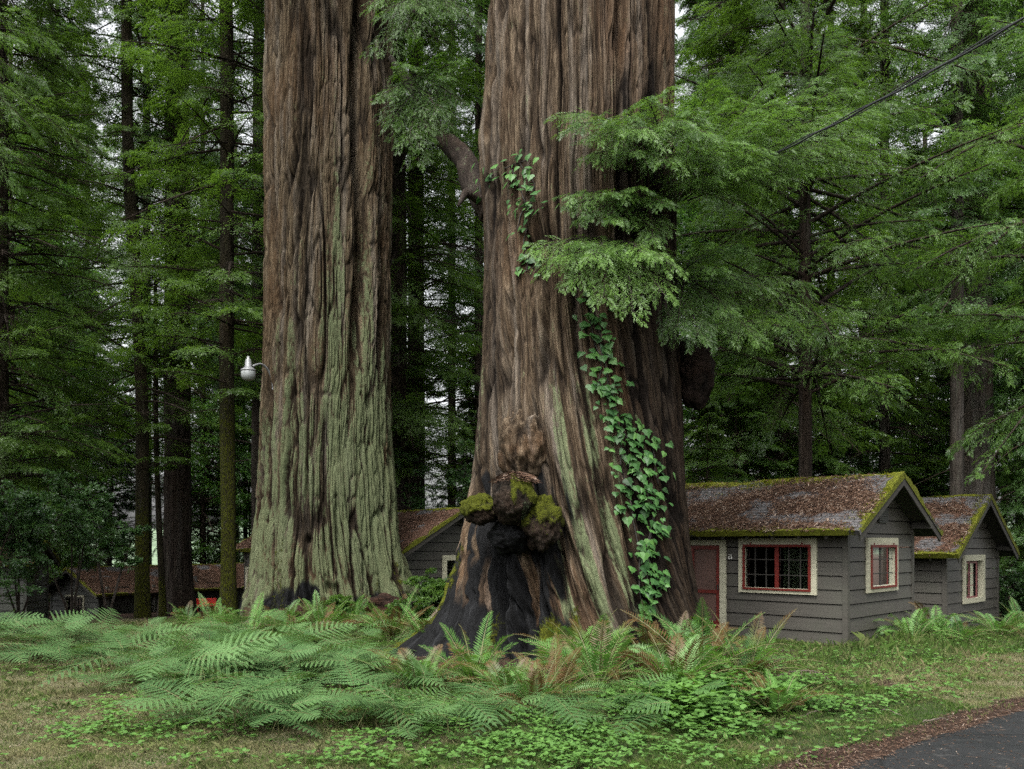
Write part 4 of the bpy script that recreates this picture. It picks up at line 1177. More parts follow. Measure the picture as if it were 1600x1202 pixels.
def trunk_geo(H, r0, seed, lean=(0, 0), curve=0.0, k=16, nz=60, moss_h=0.0, flare=0.35, taper=0.55):
    z = np.linspace(-0.5, H, nz); a = np.arange(k) / k * 2 * PI
    t = np.clip(z / H, 0, 1)
    r = r0 * (1 - taper * t) * (1 + flare * np.exp(-np.maximum(z, 0) / (r0 * 2.5)))
    cx = lean[0] * z + curve * np.sin(z * 0.35 + seed); cyy = lean[1] * z + curve * 0.6 * np.sin(z * 0.27 + 1.7 * seed)
    Z, A = np.meshgrid(z, a, indexing='ij')
    n_ = vn(np.cos(A) * 3, np.sin(A) * 3, Z * 0.4, seed) * 0.06 + vn(np.cos(A) * 7, np.sin(A) * 7, Z * 0.8, seed + 3) * 0.05
    rr = r[:, None] * (1 + n_)
    V = np.stack([cx[:, None] + rr * np.cos(A), cyy[:, None] + rr * np.sin(A), Z], -1).reshape(-1, 3)
    I = np.arange(nz * k).reshape(nz, k); J = np.roll(I, -1, 1)
    F = np.stack([I[:-1], J[:-1], J[1:], I[1:]], -1).reshape(-1, 4)
    moss = np.where(moss_h > 0, 0.42 * (1 - sstep(moss_h * 0.4, max(moss_h, 0.1), Z)) + 0.12, 0.0) * np.ones_like(Z)
    bk = np.stack([np.cos(A) * r0 * 1.3, np.sin(A) * r0 * 1.3, Z], -1).reshape(-1, 3)
    return V, F, bk, moss.ravel(), (lambda zz: (lean[0] * zz + curve * np.sin(zz * 0.35 + seed), lean[1] * zz + curve * 0.6 * np.sin(zz * 0.27 + 1.7 * seed)))

def boughs_for(rg, zs, path, Rz, tilt, K, tone0=0.5):
    n = len(zs)
    az = np.arange(n) * 2.399963 + rg.normal(size=n) * 0.4
    cx, cyy = path(zs)
    L = Rz(zs) * rg.uniform(0.65, 1.15, n)
    el = tilt + rg.normal(size=n) * 0.30
    D = np.stack([np.cos(az) * np.cos(el), np.sin(az) * np.cos(el), np.sin(el)], -1)
    return Twigs(np.stack([cx, cyy, zs], -1), D, L, np.tile([0, 0, 1.0], (n, 1)), K * rg.uniform(0.6, 1.3, n), np.clip(tone0 + rg.normal(size=n) * 0.22, 0, 1))

def conifer(seed, H=32.0, r0=0.3, zb=2.0, nb=150, Rz=None, K=0.22, tilt=0.12, leaf=(0.15, 0.040), lat=20, sub=7, lf=5, mat=None, bark=None, topz=27.0,
            lean=(0, 0), curve=0.0, moss_h=0.0, dens_pow=1.0, tone0=0.5, dead=6):
    """returns (trunk mesh data, crown mesh data)"""
    rg = np.random.default_rng(seed)
    V, F, bk, moss, path = trunk_geo(H, r0, seed, lean, curve, moss_h=moss_h)
    zs = np.sort(zb + (topz - zb) * rg.random(nb) ** dens_pow)
    Rf = Rz or (lambda z: 3.4 * (1 - 0.55 * np.clip(z / H, 0, 1)))
    b = boughs_for(rg, zs, path, Rf, tilt, K, tone0)
    l1 = sprout(b, rg, lat, 1.0, lambda t: 0.42 * (1.02 - t) ** 0.8 + 0.05, t0=0.18, K=0.22, udev=0.15)
    l2 = sprout(l1, rg, sub, 0.85, lambda t: 0.45 * (1.0 - t) ** 0.7 + 0.12, t0=0.1, K=0.3, udev=0.3)
    l2.L = np.clip(l2.L, 0.10, 0.5)
    Va, ta = leaflets(l2, rg, lf, 0.75, leaf[0], leaf[1])
    Vb, tb = leaflets(l1, rg, 6, 0.7, leaf[0], leaf[1], t0=0.3)
    LV = np.vstack([Va, Vb]); tone = np.concatenate([ta, tb])
    # bough wood, and a few bare dead branches under the crown
    dz = rg.uniform(1.5, max(zb + 4, 6), dead)
    db = boughs_for(rg, dz, path, lambda z: 0 * z + 1.9, 0.05, 0.2)
    ds = sprout(db, rg, 6, 0.9, lambda t: 0.4 * (1 - t) + 0.1, K=0.2)
    parts = [(V, F, bk, moss)]
    for tw, rad in ((b, 0.012 + 0.010 * b.L), (l1, 0.007), (db, 0.02), (ds, 0.008)):
        v, f = stems_mesh(tw, rad if np.isscalar(rad) else np.asarray(rad))
        parts.append((v, f, v, np.zeros(len(v))))
    off = 0; Vs, Fs, Bs, Ms = [], [], [], []
    for v, f, b_, m_ in parts:
        Vs.append(v); Fs.append(f + off); Bs.append(b_); Ms.append(m_); off += len(v)
    n_ = sum(len(v) for v in Vs)
    return (np.vstack(Vs), np.vstack(Fs), {"bk": np.vstack(Bs), "moss": np.concatenate(Ms), "char": np.zeros(n_), "deep": np.zeros(n_), "lichen": np.full(n_, 0.15)}), (LV, tone)

def make_conifer(label, x, y, mat=0, bark=None, group=None, name="conifer", z=None, **kw):
    (V, F, A), (LV, tone) = conifer(**kw)
    z = float(T(x, y)) if z is None else z
    r = empty(name, (x, y, z))
    tag(r, label, "tree", group)
    mesh("trunk", V, F, bark or M_TRUNK, r, smooth=True, attrs=A)
    mesh("crown", LV, np.arange(len(LV)).reshape(-1, 4), M_CONIF[mat] if isinstance(mat, int) else mat, r, attrs={"tone": tone})
    return r

# ------------------------------------------------------------------ ferns
M_SWORD = leaf_mat("sword_fern", (0.024, 0.070, 0.017), (0.120, 0.250, 0.052), trans=0.3, rough=0.5, nscale=2.5, dead=(0.085, 0.050, 0.016))
M_BRACK = leaf_mat("bracken_fern", (0.026, 0.070, 0.020), (0.100, 0.185, 0.062), trans=0.25, rough=0.6, spec=0.25, nscale=2.0, dead=(0.075, 0.036, 0.018))
M_STEM = plain("fern_stem", (0.10, 0.10, 0.035), rough=0.7)

def sword_fern(seed, n=22, L=0.95, dead_p=0.15, K=0.42, el=(0.45, 1.3), pin=30):
    rg = np.random.default_rng(seed)
    az = np.arange(n) * 2 * PI / n * 1.0 + rg.normal(size=n) * 0.22
    e = rg.uniform(el[0], el[1], n)
    D = np.stack([np.cos(az) * np.cos(e), np.sin(az) * np.cos(e), np.sin(e)], -1)
    LL = L * rg.uniform(0.7, 1.15, n)
    U = np.stack([-np.cos(az) * np.sin(e), -np.sin(az) * np.sin(e), np.cos(e)], -1)
    U = nrm(U + rg.normal(size=U.shape) * 0.25)
    P0 = np.stack([0.05 * np.cos(az), 0.05 * np.sin(az), 0 * az], -1)
    tw = Twigs(P0, D, LL, U, K * rg.uniform(0.6, 1.4, n), np.clip(0.55 + rg.normal(size=n) * 0.25, 0, 1))
    isdead = rg.random(n) < dead_p
    half = rg.random(n) < dead_p * 1.6
    per = pin * 2
    i = np.repeat(np.arange(n), per); j = np.tile(np.arange(per), n)
    t = 0.14 + 0.86 * (j // 2) / (pin - 1) ; t = np.minimum(t, 0.995)
    side = np.where(j % 2 == 0, 1.0, -1.0)
    p, d = tw.at(i, t)
    Uu = nrm(tw.U[i] - (tw.U[i] * d).sum(-1, keepdims=True) * d); S = np.cross(d, Uu)
    a = 1.25 - 0.45 * t
    dd = np.cos(a)[:, None] * d + (np.sin(a) * side)[:, None] * S + Uu * (0.10 + 0.08 * rg.normal(size=len(i)))[:, None]
    prof = np.sin(np.clip((t - 0.05) / 0.95, 0, 1) ** 0.62 * PI) ** 0.8
    l = (0.115 * L * prof * rg.uniform(0.85, 1.1, len(i)) + 0.008)[:, None]
    wv = nrm(np.cross(dd, Uu)); ww = (0.0075 * L * (0.5 + prof))[:, None]
    V = np.stack([p - wv * ww * 0.5, p + dd * l * 0.5 + wv * ww * 0.55, p + dd * l, p + dd * l * 0.45 - wv * ww * 0.75], 1).reshape(-1, 3)
    tone = np.repeat(np.clip(tw.tone[i] + 0.1 * rg.normal(size=len(i)), 0, 1), 4)
    dead = np.repeat(np.clip(isdead[i] * 1.0 + half[i] * sstep(0.35, 0.8, t), 0, 1), 4)
    sv, sf = stems_mesh(tw, 0.006 * L + 0.001, seg=6)
    return V, tone, dead, sv, sf

def bracken(seed, n=4, L=0.62):
    """bracken: tall stipes bearing broad flat triangular fronds"""
    rg = np.random.default_rng(seed)
    Vs, Ts, Ds, SV, SF, off = [], [], [], [], [], 0
    az = rg.uniform(0, 2 * PI, n)
    h = rg.uniform(0.15, 0.60, n)
    base = np.stack([rg.normal(size=n) * 0.12, rg.normal(size=n) * 0.12, 0 * h], -1)
    stip = Twigs(base, np.stack([np.cos(az) * 0.25, np.sin(az) * 0.25, 0 * az + 1], -1), h * 1.05, np.stack([np.cos(az), np.sin(az), 0 * az], -1), np.zeros(n), np.full(n, .5))
    tip, _ = stip.at(np.arange(n), np.ones(n))
    el = rg.uniform(-0.1, 0.55, n)
    D = np.stack([np.cos(az) * np.cos(el), np.sin(az) * np.cos(el), np.sin(el)], -1)
    U = np.tile([0, 0, 1.0], (n, 1)) + rg.normal(size=(n, 3)) * 0.30
    fr = Twigs(tip, D, L * rg.uniform(0.6, 1.15, n), U, np.full(n, 0.22), np.clip(0.5 + rg.normal(size=n) * 0.32, 0, 1))
    fdead = (rg.random(n) < 0.035).astype(float)
    np1 = 20
    i = np.repeat(np.arange(n), np1); j = np.tile(np.arange(np1), n)
    t = 0.02 + 0.97 * (j // 2) / (np1 / 2 - 0.5)
    side = np.where(j % 2 == 0, 1.0, -1.0)
    p, d = fr.at(i, t)
    Uu = nrm(fr.U[i] - (fr.U[i] * d).sum(-1, keepdims=True) * d); S = np.cross(d, Uu)
    a = 1.12 - 0.25 * t
    dd = np.cos(a)[:, None] * d + (np.sin(a) * side)[:, None] * S + Uu * (0.05 * rg.normal(size=len(i)))[:, None]
    Lp = fr.L[i] * (0.52 * (1 - t) ** 0.9 + 0.03)
    pin = Twigs(p, dd, Lp, Uu, np.full(len(i), 0.12), np.clip(fr.tone[i] + 0.08 * rg.normal(size=len(i)), 0, 1))
    nq = 22
    ii = np.repeat(np.arange(len(i)), nq); jj = np.tile(np.arange(nq), len(i))
    t2 = 0.06 + 0.93 * (jj // 2) / (nq / 2 - 0.5)
    sd = np.where(jj % 2 == 0, 1.0, -1.0)
    q, d2 = pin.at(ii, t2)
    U2 = nrm(pin.U[ii] - (pin.U[ii] * d2).sum(-1, keepdims=True) * d2); S2 = np.cross(d2, U2)
    a2_ = 1.25 - 0.3 * t2
    e2 = np.cos(a2_)[:, None] * d2 + (np.sin(a2_) * sd)[:, None] * S2
    l2_ = (np.minimum(pin.L[ii] * 0.20, 0.027 * L) * (1 - t2) ** 0.55 + 0.004)[:, None]
    wv = nrm(np.cross(e2, U2)); ww = (pin.L[ii] * 0.044 + 0.004)[:, None]
    V = np.stack([q - wv * ww, q + e2 * l2_ * 0.55 - wv * ww * 0.8, q + e2 * l2_, q + e2 * l2_ * 0.4 + wv * ww], 1).reshape(-1, 3)
    tone = np.repeat(np.clip(pin.tone[ii] + 0.06 * rg.normal(size=len(ii)), 0, 1), 4)
    dead = np.repeat(fdead[i][ii], 4)
    sv1, sf1 = stems_mesh(stip, 0.006); sv2, sf2 = stems_mesh(fr, 0.004)
    return V, tone, dead, np.vstack([sv1, sv2]), np.vstack([sf1, sf2 + len(sv1)])

def fern_obj(name, data, mat, loc, label, cat, group):
    V, tone, dead, sv, sf = data
    r = empty(name, loc)
    tag(r, label, cat, group)
    mesh("fronds", V, np.arange(len(V)).reshape(-1, 4), mat, r, attrs={"tone": tone, "dead": dead})
    mesh("stems", sv, sf, M_STEM, r)
    return r
# ------------------------------------------------------------------ forest trees
def lib(seed, **kw):
    """shared crown and branches for many trees"""
    rg = np.random.default_rng(seed)
    H = kw.get("H", 32.0)
    _, _, _, _, path = trunk_geo(H, 0.3, seed)
    path = lambda z: (0 * z, 0 * z)
    zb, topz, nb = kw.get("zb", 2.5), kw.get("topz", 30.0), kw.get("nb", 150)
    zs = np.sort(zb + (topz - zb) * rg.random(nb))
    Rf = kw.get("Rz") or (lambda z: 4.4 * (1 - 0.5 * np.clip(z / H, 0, 1)) * sstep(zb - 3, zb + 3, z))
    b = boughs_for(rg, zs, path, Rf, kw.get("tilt", 0.1), kw.get("K", 0.22), kw.get("tone0", 0.5))
    lf = kw.get("leaf", (0.15, 0.042))
    l1 = sprout(b, rg, kw.get("lat", 20), 1.0, lambda t: 0.42 * (1.02 - t) ** 0.8 + 0.05, t0=0.15, K=kw.get("K1", 0.25), udev=0.15)
    l2 = sprout(l1, rg, kw.get("sub", 7), 0.85, lambda t: 0.45 * (1.0 - t) ** 0.7 + 0.12, t0=0.1, K=0.3, udev=0.3)
    l2.L = np.clip(l2.L, 0.8 * lf[0], 3.4 * lf[0])
    Va, ta = leaflets(l2, rg, kw.get("lf", 5), kw.get("ang", 0.75), lf[0], lf[1])
    Vb, tb = leaflets(l1, rg, 7, 0.7, lf[0], lf[1], t0=0.3)
    parts = []
    dz = rg.uniform(1.5, max(zb + 5, 7), kw.get("dead", 9))
    db = boughs_for(rg, dz, path, lambda z: 0 * z + 2.2, 0.05, 0.2)
    ds = sprout(db, rg, 6, 0.9, lambda t: 0.4 * (1 - t) + 0.1, K=0.2)
    for tw, rad in ((b, 0.012 + 0.010 * b.L), (l1, 0.006), (db, 0.022), (ds, 0.008)):
        parts.append(stems_mesh(tw, rad if np.isscalar(rad) else np.asarray(rad)))
    off = 0; Vs, Fs = [], []
    for v, f in parts: Vs.append(v); Fs.append(f + off); off += len(v)
    V = np.vstack(Vs); LV = np.vstack([Va, Vb])
    br = mesh("branches", V, np.vstack(Fs), M_TRUNK, None, attrs={"bk": V, "moss": np.zeros(len(V)), "char": np.zeros(len(V)), "deep": np.zeros(len(V)), "lichen": np.full(len(V), 0.1)})
    mt = kw.get("mat", M_CONIF[0])
    cr = mesh("crown", LV, np.arange(len(LV)).reshape(-1, 4), mt, None, attrs={"tone": np.concatenate([ta, tb])})
    out = (br.data, cr.data)
    bpy.data.objects.remove(br); bpy.data.objects.remove(cr)
    return out

def tree(lb, x, y, r0, label, group=None, H=46.0, bark=None, lean=(0, 0), curve=0.0, moss_h=0.0, cz=0.0, cs=1.0, seed=None, name="conifer_tree", flare=0.35, taper=0.5, nz=50):
    seed = int(seed if seed is not None else abs(x * 131 + y * 17)) % 9973
    rg = np.random.default_rng(seed)
    V, F, bk, moss, path = trunk_geo(H, r0, seed, lean, curve, moss_h=moss_h, flare=flare, taper=taper, nz=nz)
    z = float(T(x, y))
    r = empty(name, (x, y, z))
    tag(r, label, "tree", group)
    n_ = len(V)
    mesh("trunk", V, F, bark or M_TRUNK, r, smooth=True, attrs={"bk": bk, "moss": moss, "char": np.zeros(n_), "deep": np.zeros(n_), "lichen": np.full(n_, 0.25)})
    if lb:
        mid = path(np.array([10.0]))
        for nm, d in (("branches", lb[0]), ("crown", lb[1])):
            o = bpy.data.objects.new(nm, d); C.link(o); o.parent = r
            o.location = (mid[0][0] * 0.9, mid[1][0] * 0.9, cz)
            o.rotation_euler = (0, 0, rg.uniform(0, 6.28))
            s_ = cs if np.isscalar(cs) else cs
            o.scale = (s_, s_, 1.0)
        r.children[-1].rotation_euler = r.children[-2].rotation_euler
    return r

LA = lib(1, nb=330, zb=3.0, H=48, topz=37, K=0.25, mat=M_CONIF[0])
LB = lib(2, nb=300, zb=2.0, H=48, topz=37, K=0.38, K1=0.4, mat=M_CONIF[1], leaf=(0.14, 0.045), tilt=0.2)
LC = lib(3, nb=170, zb=6.0, H=48, topz=36, K=0.18, mat=M_CONIF[0], leaf=(0.16, 0.045), tilt=0.05)
LD = lib(4, nb=320, zb=1.0, H=48, topz=36, K=0.3, mat=M_CONIF[2], Rz=lambda z: 3.9 * (1 - 0.4 * z / 44) + 0 * z, leaf=(0.14, 0.05))
LE = lib(5, nb=150, zb=11.0, H=48, topz=37, K=0.3, mat=M_CONIF[1], leaf=(0.16, 0.045), tilt=0.1)      # high crown, bare below

def at(px, Y_): return XY(px, Y_), Y_
N_ = "tree"
# individually recognisable trunks, as the photograph shows them
tree(LC, *at(228, 38), 0.28, "tall leaning slender conifer whose mossy base crosses the long low cabin's roof", lean=(-0.045, 0.0), curve=0.10, moss_h=8, bark=M_MOSSY, taper=0.45)
tree(LE, *at(277, 41), 0.62, "thick dark conifer trunk beside a mossy leaning one, before the long low cabin", flare=0.5, taper=0.3, seed=22)
tree(None, *at(252, 39.5), 0.15, "thin dark stem hugging the thick dark trunk by the long cabin", H=15, moss_h=3, lean=(-0.02, 0), curve=0.08, bark=M_MOSSY)
tree(LC, *at(357, 31), 0.26, "slim trunk sleeved in yellow-green moss just beside the lichened redwood", moss_h=13, bark=M_MOSSY, lean=(0.008, 0), curve=0.04, cz=1.5, taper=0.3)
tree(LE, *at(404, 46), 0.40, "reddish trunk peeking out behind the lichened redwood's edge", bark=M_BARK1 if False else M_GREYB, seed=5)
tree(LA, *at(4, 34), 0.24, "dark straight trunk at the very edge over the shadowy cabin", seed=9, cz=2)
tree(LD, *at(80, 50), 0.2, "narrow dark trunk standing above the glossy shrub", seed=14)
tree(LA, *at(622, 38), 0.42, "dark trunk close behind the lichened redwood, above the middle cabin", seed=31, cz=3)
tree(LE, *at(650, 42), 0.46, "broad dark trunk in the gap between the two giant redwoods", seed=33, flare=0.2)
tree(LC, *at(706, 52), 0.26, "thin straight conifer against the bright gap between the giant redwoods", seed=35)
tree(LE, *at(748, 47), 0.26, "dark stem right beside the burled redwood's edge", seed=37)
tree(LA, *at(1222, 38), 0.2, "slender dark trunk above the nearest cabin's ridge", seed=41, cz=3)
tree(LC, *at(1382, 43), 0.27, "straight grey trunk rising behind the nearest cabin's gable peak", seed=43, bark=M_GREYB)
tree(LC, *at(1521, 39), 0.86, "stout furrowed grey fir trunk behind the smaller cabin's roof", seed=45, bark=M_GREYB, taper=0.35, cz=9)
tree(LC, *at(1165, 44), 0.2, "thin pole-like trunk near the dark burl, beyond the nearest roof", seed=53, cz=6)
tree(LE, *at(1298, 47), 0.24, "dark slender trunk standing behind the nearest cabin, past the young redwood", seed=57)
tree(LE, *at(1495, 36), 0.27, "slim grey fir in front of the stout furrowed trunk", seed=47, bark=M_GREYB, taper=0.25, H=34)
tree(LB, *at(1150, 46), 0.3, "dense drooping conifer behind the dark burl", seed=49)
tree(LB, *at(1665, 38), 0.35, "bluish drooping conifer beyond the farthest right gable", seed=51)

def fluffy_lib(seed, H, R0, nb, mat, leaf=(0.16, 0.085)):
    rg = np.random.default_rng(seed)
    z = 2.0 + (H - 2.5) * rg.random(nb) ** 0.9
    a = rg.uniform(0, 2 * PI, nb); e = rg.uniform(-0.3, 0.9, nb)
    D = np.stack([np.cos(a) * np.cos(e), np.sin(a) * np.cos(e), np.sin(e)], -1)
    L = R0 * rg.uniform(0.35, 1.0, nb) * np.sin(np.clip(z / H, 0.12, 0.95) * PI) ** 0.5
    b = Twigs(np.stack([0 * z, 0 * z, z], -1), D, L, np.tile([0, 0, 1.0], (nb, 1)), np.full(nb, 0.15), np.clip(0.5 + rg.normal(size=nb) * 0.3, 0, 1))
    l1 = sprout(b, rg, 12, 0.9, lambda t: 0.45 * (1.1 - t) ** 0.7 + 0.05, t0=0.3, K=0.15, udev=0.7, jit=0.35)
    l2 = sprout(l1, rg, 6, 0.8, lambda t: 0 * t + 0.42, t0=0.15, K=0.2, udev=0.8, jit=0.35)
    Va, ta = leaflets(l2, rg, 6, 0.85, leaf[0], leaf[1], udev=0.8, jit=0.5, shape=0.5)
    Vs, Fs, off = [], [], 0
    for tw, rad in ((b, 0.02 + 0.012 * b.L), (l1, 0.007)):
        v, f = stems_mesh(tw, rad if np.isscalar(rad) else np.asarray(rad)); Vs.append(v); Fs.append(f + off); off += len(v)
    V = np.vstack(Vs)
    br = mesh("branches", V, np.vstack(Fs), M_TRUNK, None, attrs={"bk": V, "moss": np.zeros(len(V)), "char": np.zeros(len(V)), "deep": np.zeros(len(V)), "lichen": np.full(len(V), 0.1)})
    cr = mesh("crown", Va, np.arange(len(Va)).reshape(-1, 4), mat, None, attrs={"tone": ta})
    out = (br.data, cr.data); bpy.data.objects.remove(br); bpy.data.objects.remove(cr)
    return out
M_MAPLE = leaf_mat("belt_broad_leaves", (0.014, 0.045, 0.010), (0.080, 0.175, 0.034), trans=0.42, rough=0.45, spec=0.3, nscale=0.5)
LG = fluffy_lib(21, 24, 5.0, 210, M_MAPLE)
LH = fluffy_lib(22, 15, 3.8, 170, M_BROAD, leaf=(0.13, 0.065))
rgF = np.random.default_rng(77)
for i, (px, Y_, lb, H) in enumerate([(25, 44, LG, 24), (110, 58, LG, 24), (318, 56, LG, 24), (385, 62, LG, 24), (170, 56.5, LH, 15), 
        (760, 60, LG, 24), (1110, 42, LG, 24), (1200, 52, LG, 24), (1290, 48, LH, 15), (1430, 50, LG, 24), (1570, 48, LG, 24), (1470, 58, LG, 24), (1650, 46, LG, 24), (-60, 52, LG, 24), (490, 60, LG, 24)]):
    tree(lb, XY(px, Y_), Y_, 0.14 + 0.06 * rgF.random(), "fluffy broad-leaved tree filling the gaps between the conifer trunks", "broad-leaved trees among the conifers", seed=900 + i, H=H, cs=1.0, nz=20, taper=0.8, name="broadleaf_tree", lean=(0.02 * rgF.normal(), 0))
L_ = [LA, LB, LC, LD]
lab2 = "conifer with drooping boughs in the dense middle belt of forest"
pts2 = []
skip2 = [(650, 770), (420, 500), (120, 160), (240, 265), (1320, 1345), (1395, 1480), (30, 60)]
for px in range(-330, 2000, 112):
    Y_ = (60 if px < 440 else 50) + 10 * rgF.random()
    pxx = px + rgF.normal() * 16
    if any(a < pxx < b for a, b in skip2) or (px > 1050 and int(px / 96) % 3 == 0): continue
    pts2.append((XY(pxx, Y_), Y_))
for i, (x, y) in enumerate(pts2):
    tree(L_[i % 4 if i % 3 else 1], x, y, 0.16 + 0.22 * rgF.random(), lab2, "conifers in the middle belt of the forest", seed=100 + i, cz=1.5 + 5 * rgF.random(), cs=0.9 + 0.4 * rgF.random(), nz=26)
lab3 = "pale far conifer at the back of the forest, seen through gaps"
k_ = 0
for Yr, step, n0 in ((78, 215, 0),):
    for px in range(-300, 1950, step):
        Y_ = Yr + 12 * rgF.random(); pxx = px + n0 + rgF.normal() * 25
        if 640 < pxx < 780: continue
        tree(L_[k_ % 4], XY(pxx, Y_), Y_, 0.2 + 0.25 * rgF.random(), lab3, "far conifers closing the forest", seed=300 + k_, cz=4 + 4 * rgF.random(), cs=1.15 + 0.5 * rgF.random(), nz=20)
        k_ += 1

# unseen trees added around the camera to cut sky light, open over the drive
k_ = 0
for ring, (rad, n_r) in enumerate(((20, 12), (30, 13))):
    for i in range(n_r):
        a = -0.5 * PI + (i + 0.5 * (ring % 2)) / n_r * 2 * PI + rgF.normal() * 0.08
        x, y = 2 + rad * math.cos(a) * 1.15, 6 + rad * math.sin(a)
        if y > 8 and abs(x) < 0.66 * y + 5.5: continue
        sa = math.atan2(x - 0, y - 14) - math.atan2(sdir.x, sdir.y)
        if abs((sa + PI) % (2 * PI) - PI) < R(42): continue  # gap cut in the added trees so sunlight gets through
        if abs((x - RA[0]) * RD[1] - (y - RA[1]) * RD[0] - 3.5) < 4.5: continue
        tree(L_[k_ % 3] if k_ % 2 else LE, x, y, 0.3 + 0.3 * rgF.random(), "unseen tall conifer added around the viewpoint to dim the sky light", "unseen conifers added around the viewpoint", seed=700 + k_, cz=2, cs=1.3, nz=14)
        k_ += 1
# unseen crowns of the two giants, added high up to darken the light below
for root, ax in ((root1, T1), (root2, T2)):
    for nm, d in (("branches", LC[0]), ("crown", LC[1])):
        o = bpy.data.objects.new(nm, d); C.link(o); o.parent = root
        o.location = (ax[0], ax[1], 16.0); o.scale = (1.6, 1.6, 0.8)

# understorey conifers: young, low skirts behind the cabins
def small_lib(seed, H, R0, nb, mat, leaf=(0.10, 0.028), K=0.3, **kw):
    return lib(seed, H=H, zb=0.6, topz=H, nb=nb, Rz=lambda z: R0 * (1 - np.clip(z / H, 0, 1)) ** 0.8 + 0.25, mat=mat, leaf=leaf, K=K, **kw)
LS = small_lib(11, 9.0, 2.4, 110, M_CONIF[0], dead=0)
LT = small_lib(12, 13.0, 3.0, 140, M_CONIF[2], dead=0)
def small(lb, x, y, H, label, group=None, cs=1.0, seed=1):
    r = tree(lb, x, y, 0.07 * H / 9, label, group, H=H, seed=seed, cs=cs, taper=0.9, nz=14)
    return r
sm = [(120, 57, LT, 13), (325, 59, LS, 9), (455, 50, LS, 9), (735, 40, LS, 9), (1105, 33, LS, 9), (1150, 37, LT, 13), (1300, 38, LS, 9), (1190, 44, LT, 13),
      (1345, 45, LT, 13), (1450, 47, LS, 9), (1640, 38, LT, 13), (50, 54, LT, 13), (-30, 44, LT, 13), (390, 60, LT, 13), (-120, 36, LS, 9), (1760, 34, LT, 13)]
for i, (px, Y_, lb, H) in enumerate(sm):
    small(lb, XY(px, Y_), Y_, H, "young feathery conifer filling the understorey behind the cabins", "young conifers in the understorey", seed=500 + i, cs=0.9 + 0.3 * rgF.random())

# the redwood behind the nearest cabin, its fresh boughs reaching over the roof
def fine_tree(seed, x, y, r0, label, H, zb, topz, nb, Rz, K, tilt=0.15, name="young_redwood", lean=(0, 0), azr=None, **kw):
    rg = np.random.default_rng(seed)
    V, F, bk, moss, path = trunk_geo(H, r0, seed, lean, taper=0.5)
    zs = np.sort(zb + (topz - zb) * rg.random(nb))
    b = boughs_for(rg, zs, path, Rz, tilt, K, 0.55)
    l1 = sprout(b, rg, 24, 0.95, lambda t: 0.34 * (1.02 - t) ** 0.7 + 0.05, t0=0.18, K=0.28, udev=0.55, jit=0.3, tone_j=0.2)
    l2 = sprout(l1, rg, 10, 0.8, lambda t: 0.40 * (1 - t) ** 0.6 + 0.12, t0=0.08, K=0.25, udev=0.35, tone_j=0.12)
    l2.L = np.clip(l2.L, 0.10, 0.34)
    Va, ta = leaflets(l2, rg, 9, 0.62, 0.095, 0.022, udev=0.25)
    Vs, Fs, off = [V], [F], len(V); Bs = [bk]
    for tw, rad in ((b, 0.014 + 0.011 * b.L), (l1, 0.006)):
        v, f = stems_mesh(tw, rad if np.isscalar(rad) else np.asarray(rad), seg=5); Vs.append(v); Fs.append(f + off); Bs.append(v); off += len(v)
    r = empty(name, (x, y, float(T(x, y)))); tag(r, label, "tree", kw.get("group"))
    n_ = off
    mesh("trunk", np.vstack(Vs), np.vstack(Fs), M_TRUNK, r, smooth=True, attrs={"bk": np.vstack(Bs), "moss": np.full(n_, 0.1), "char": np.zeros(n_), "deep": np.zeros(n_), "lichen": np.full(n_, 0.1)})
    mesh("crown", Va, np.arange(len(Va)).reshape(-1, 4), M_NEAR, r, attrs={"tone": ta})
    return r
fine_tree(901, XY(1258, 26.5), 26.5, 0.22, "leafy young redwood behind the nearest cabin, fresh green boughs spread over its roof", 22, 6.4, 17.5, 98, lambda z: 5.8 - 0.10 * np.abs(z - 9), 0.16)
fine_tree(905, XY(1690, 23.5), 23.5, 0.2, "redwood just outside the view whose sprays hang over the smaller cabin", 20, 6.0, 15.5, 40, lambda z: 4.6 + 0 * z, 0.25)
fine_tree(907, XY(1330, 19.5) + 1.0, 20.5, 0.001, "x", 20, 6.0, 15.5, 1, lambda z: 4.6 + 0 * z, 0.25) if False else None

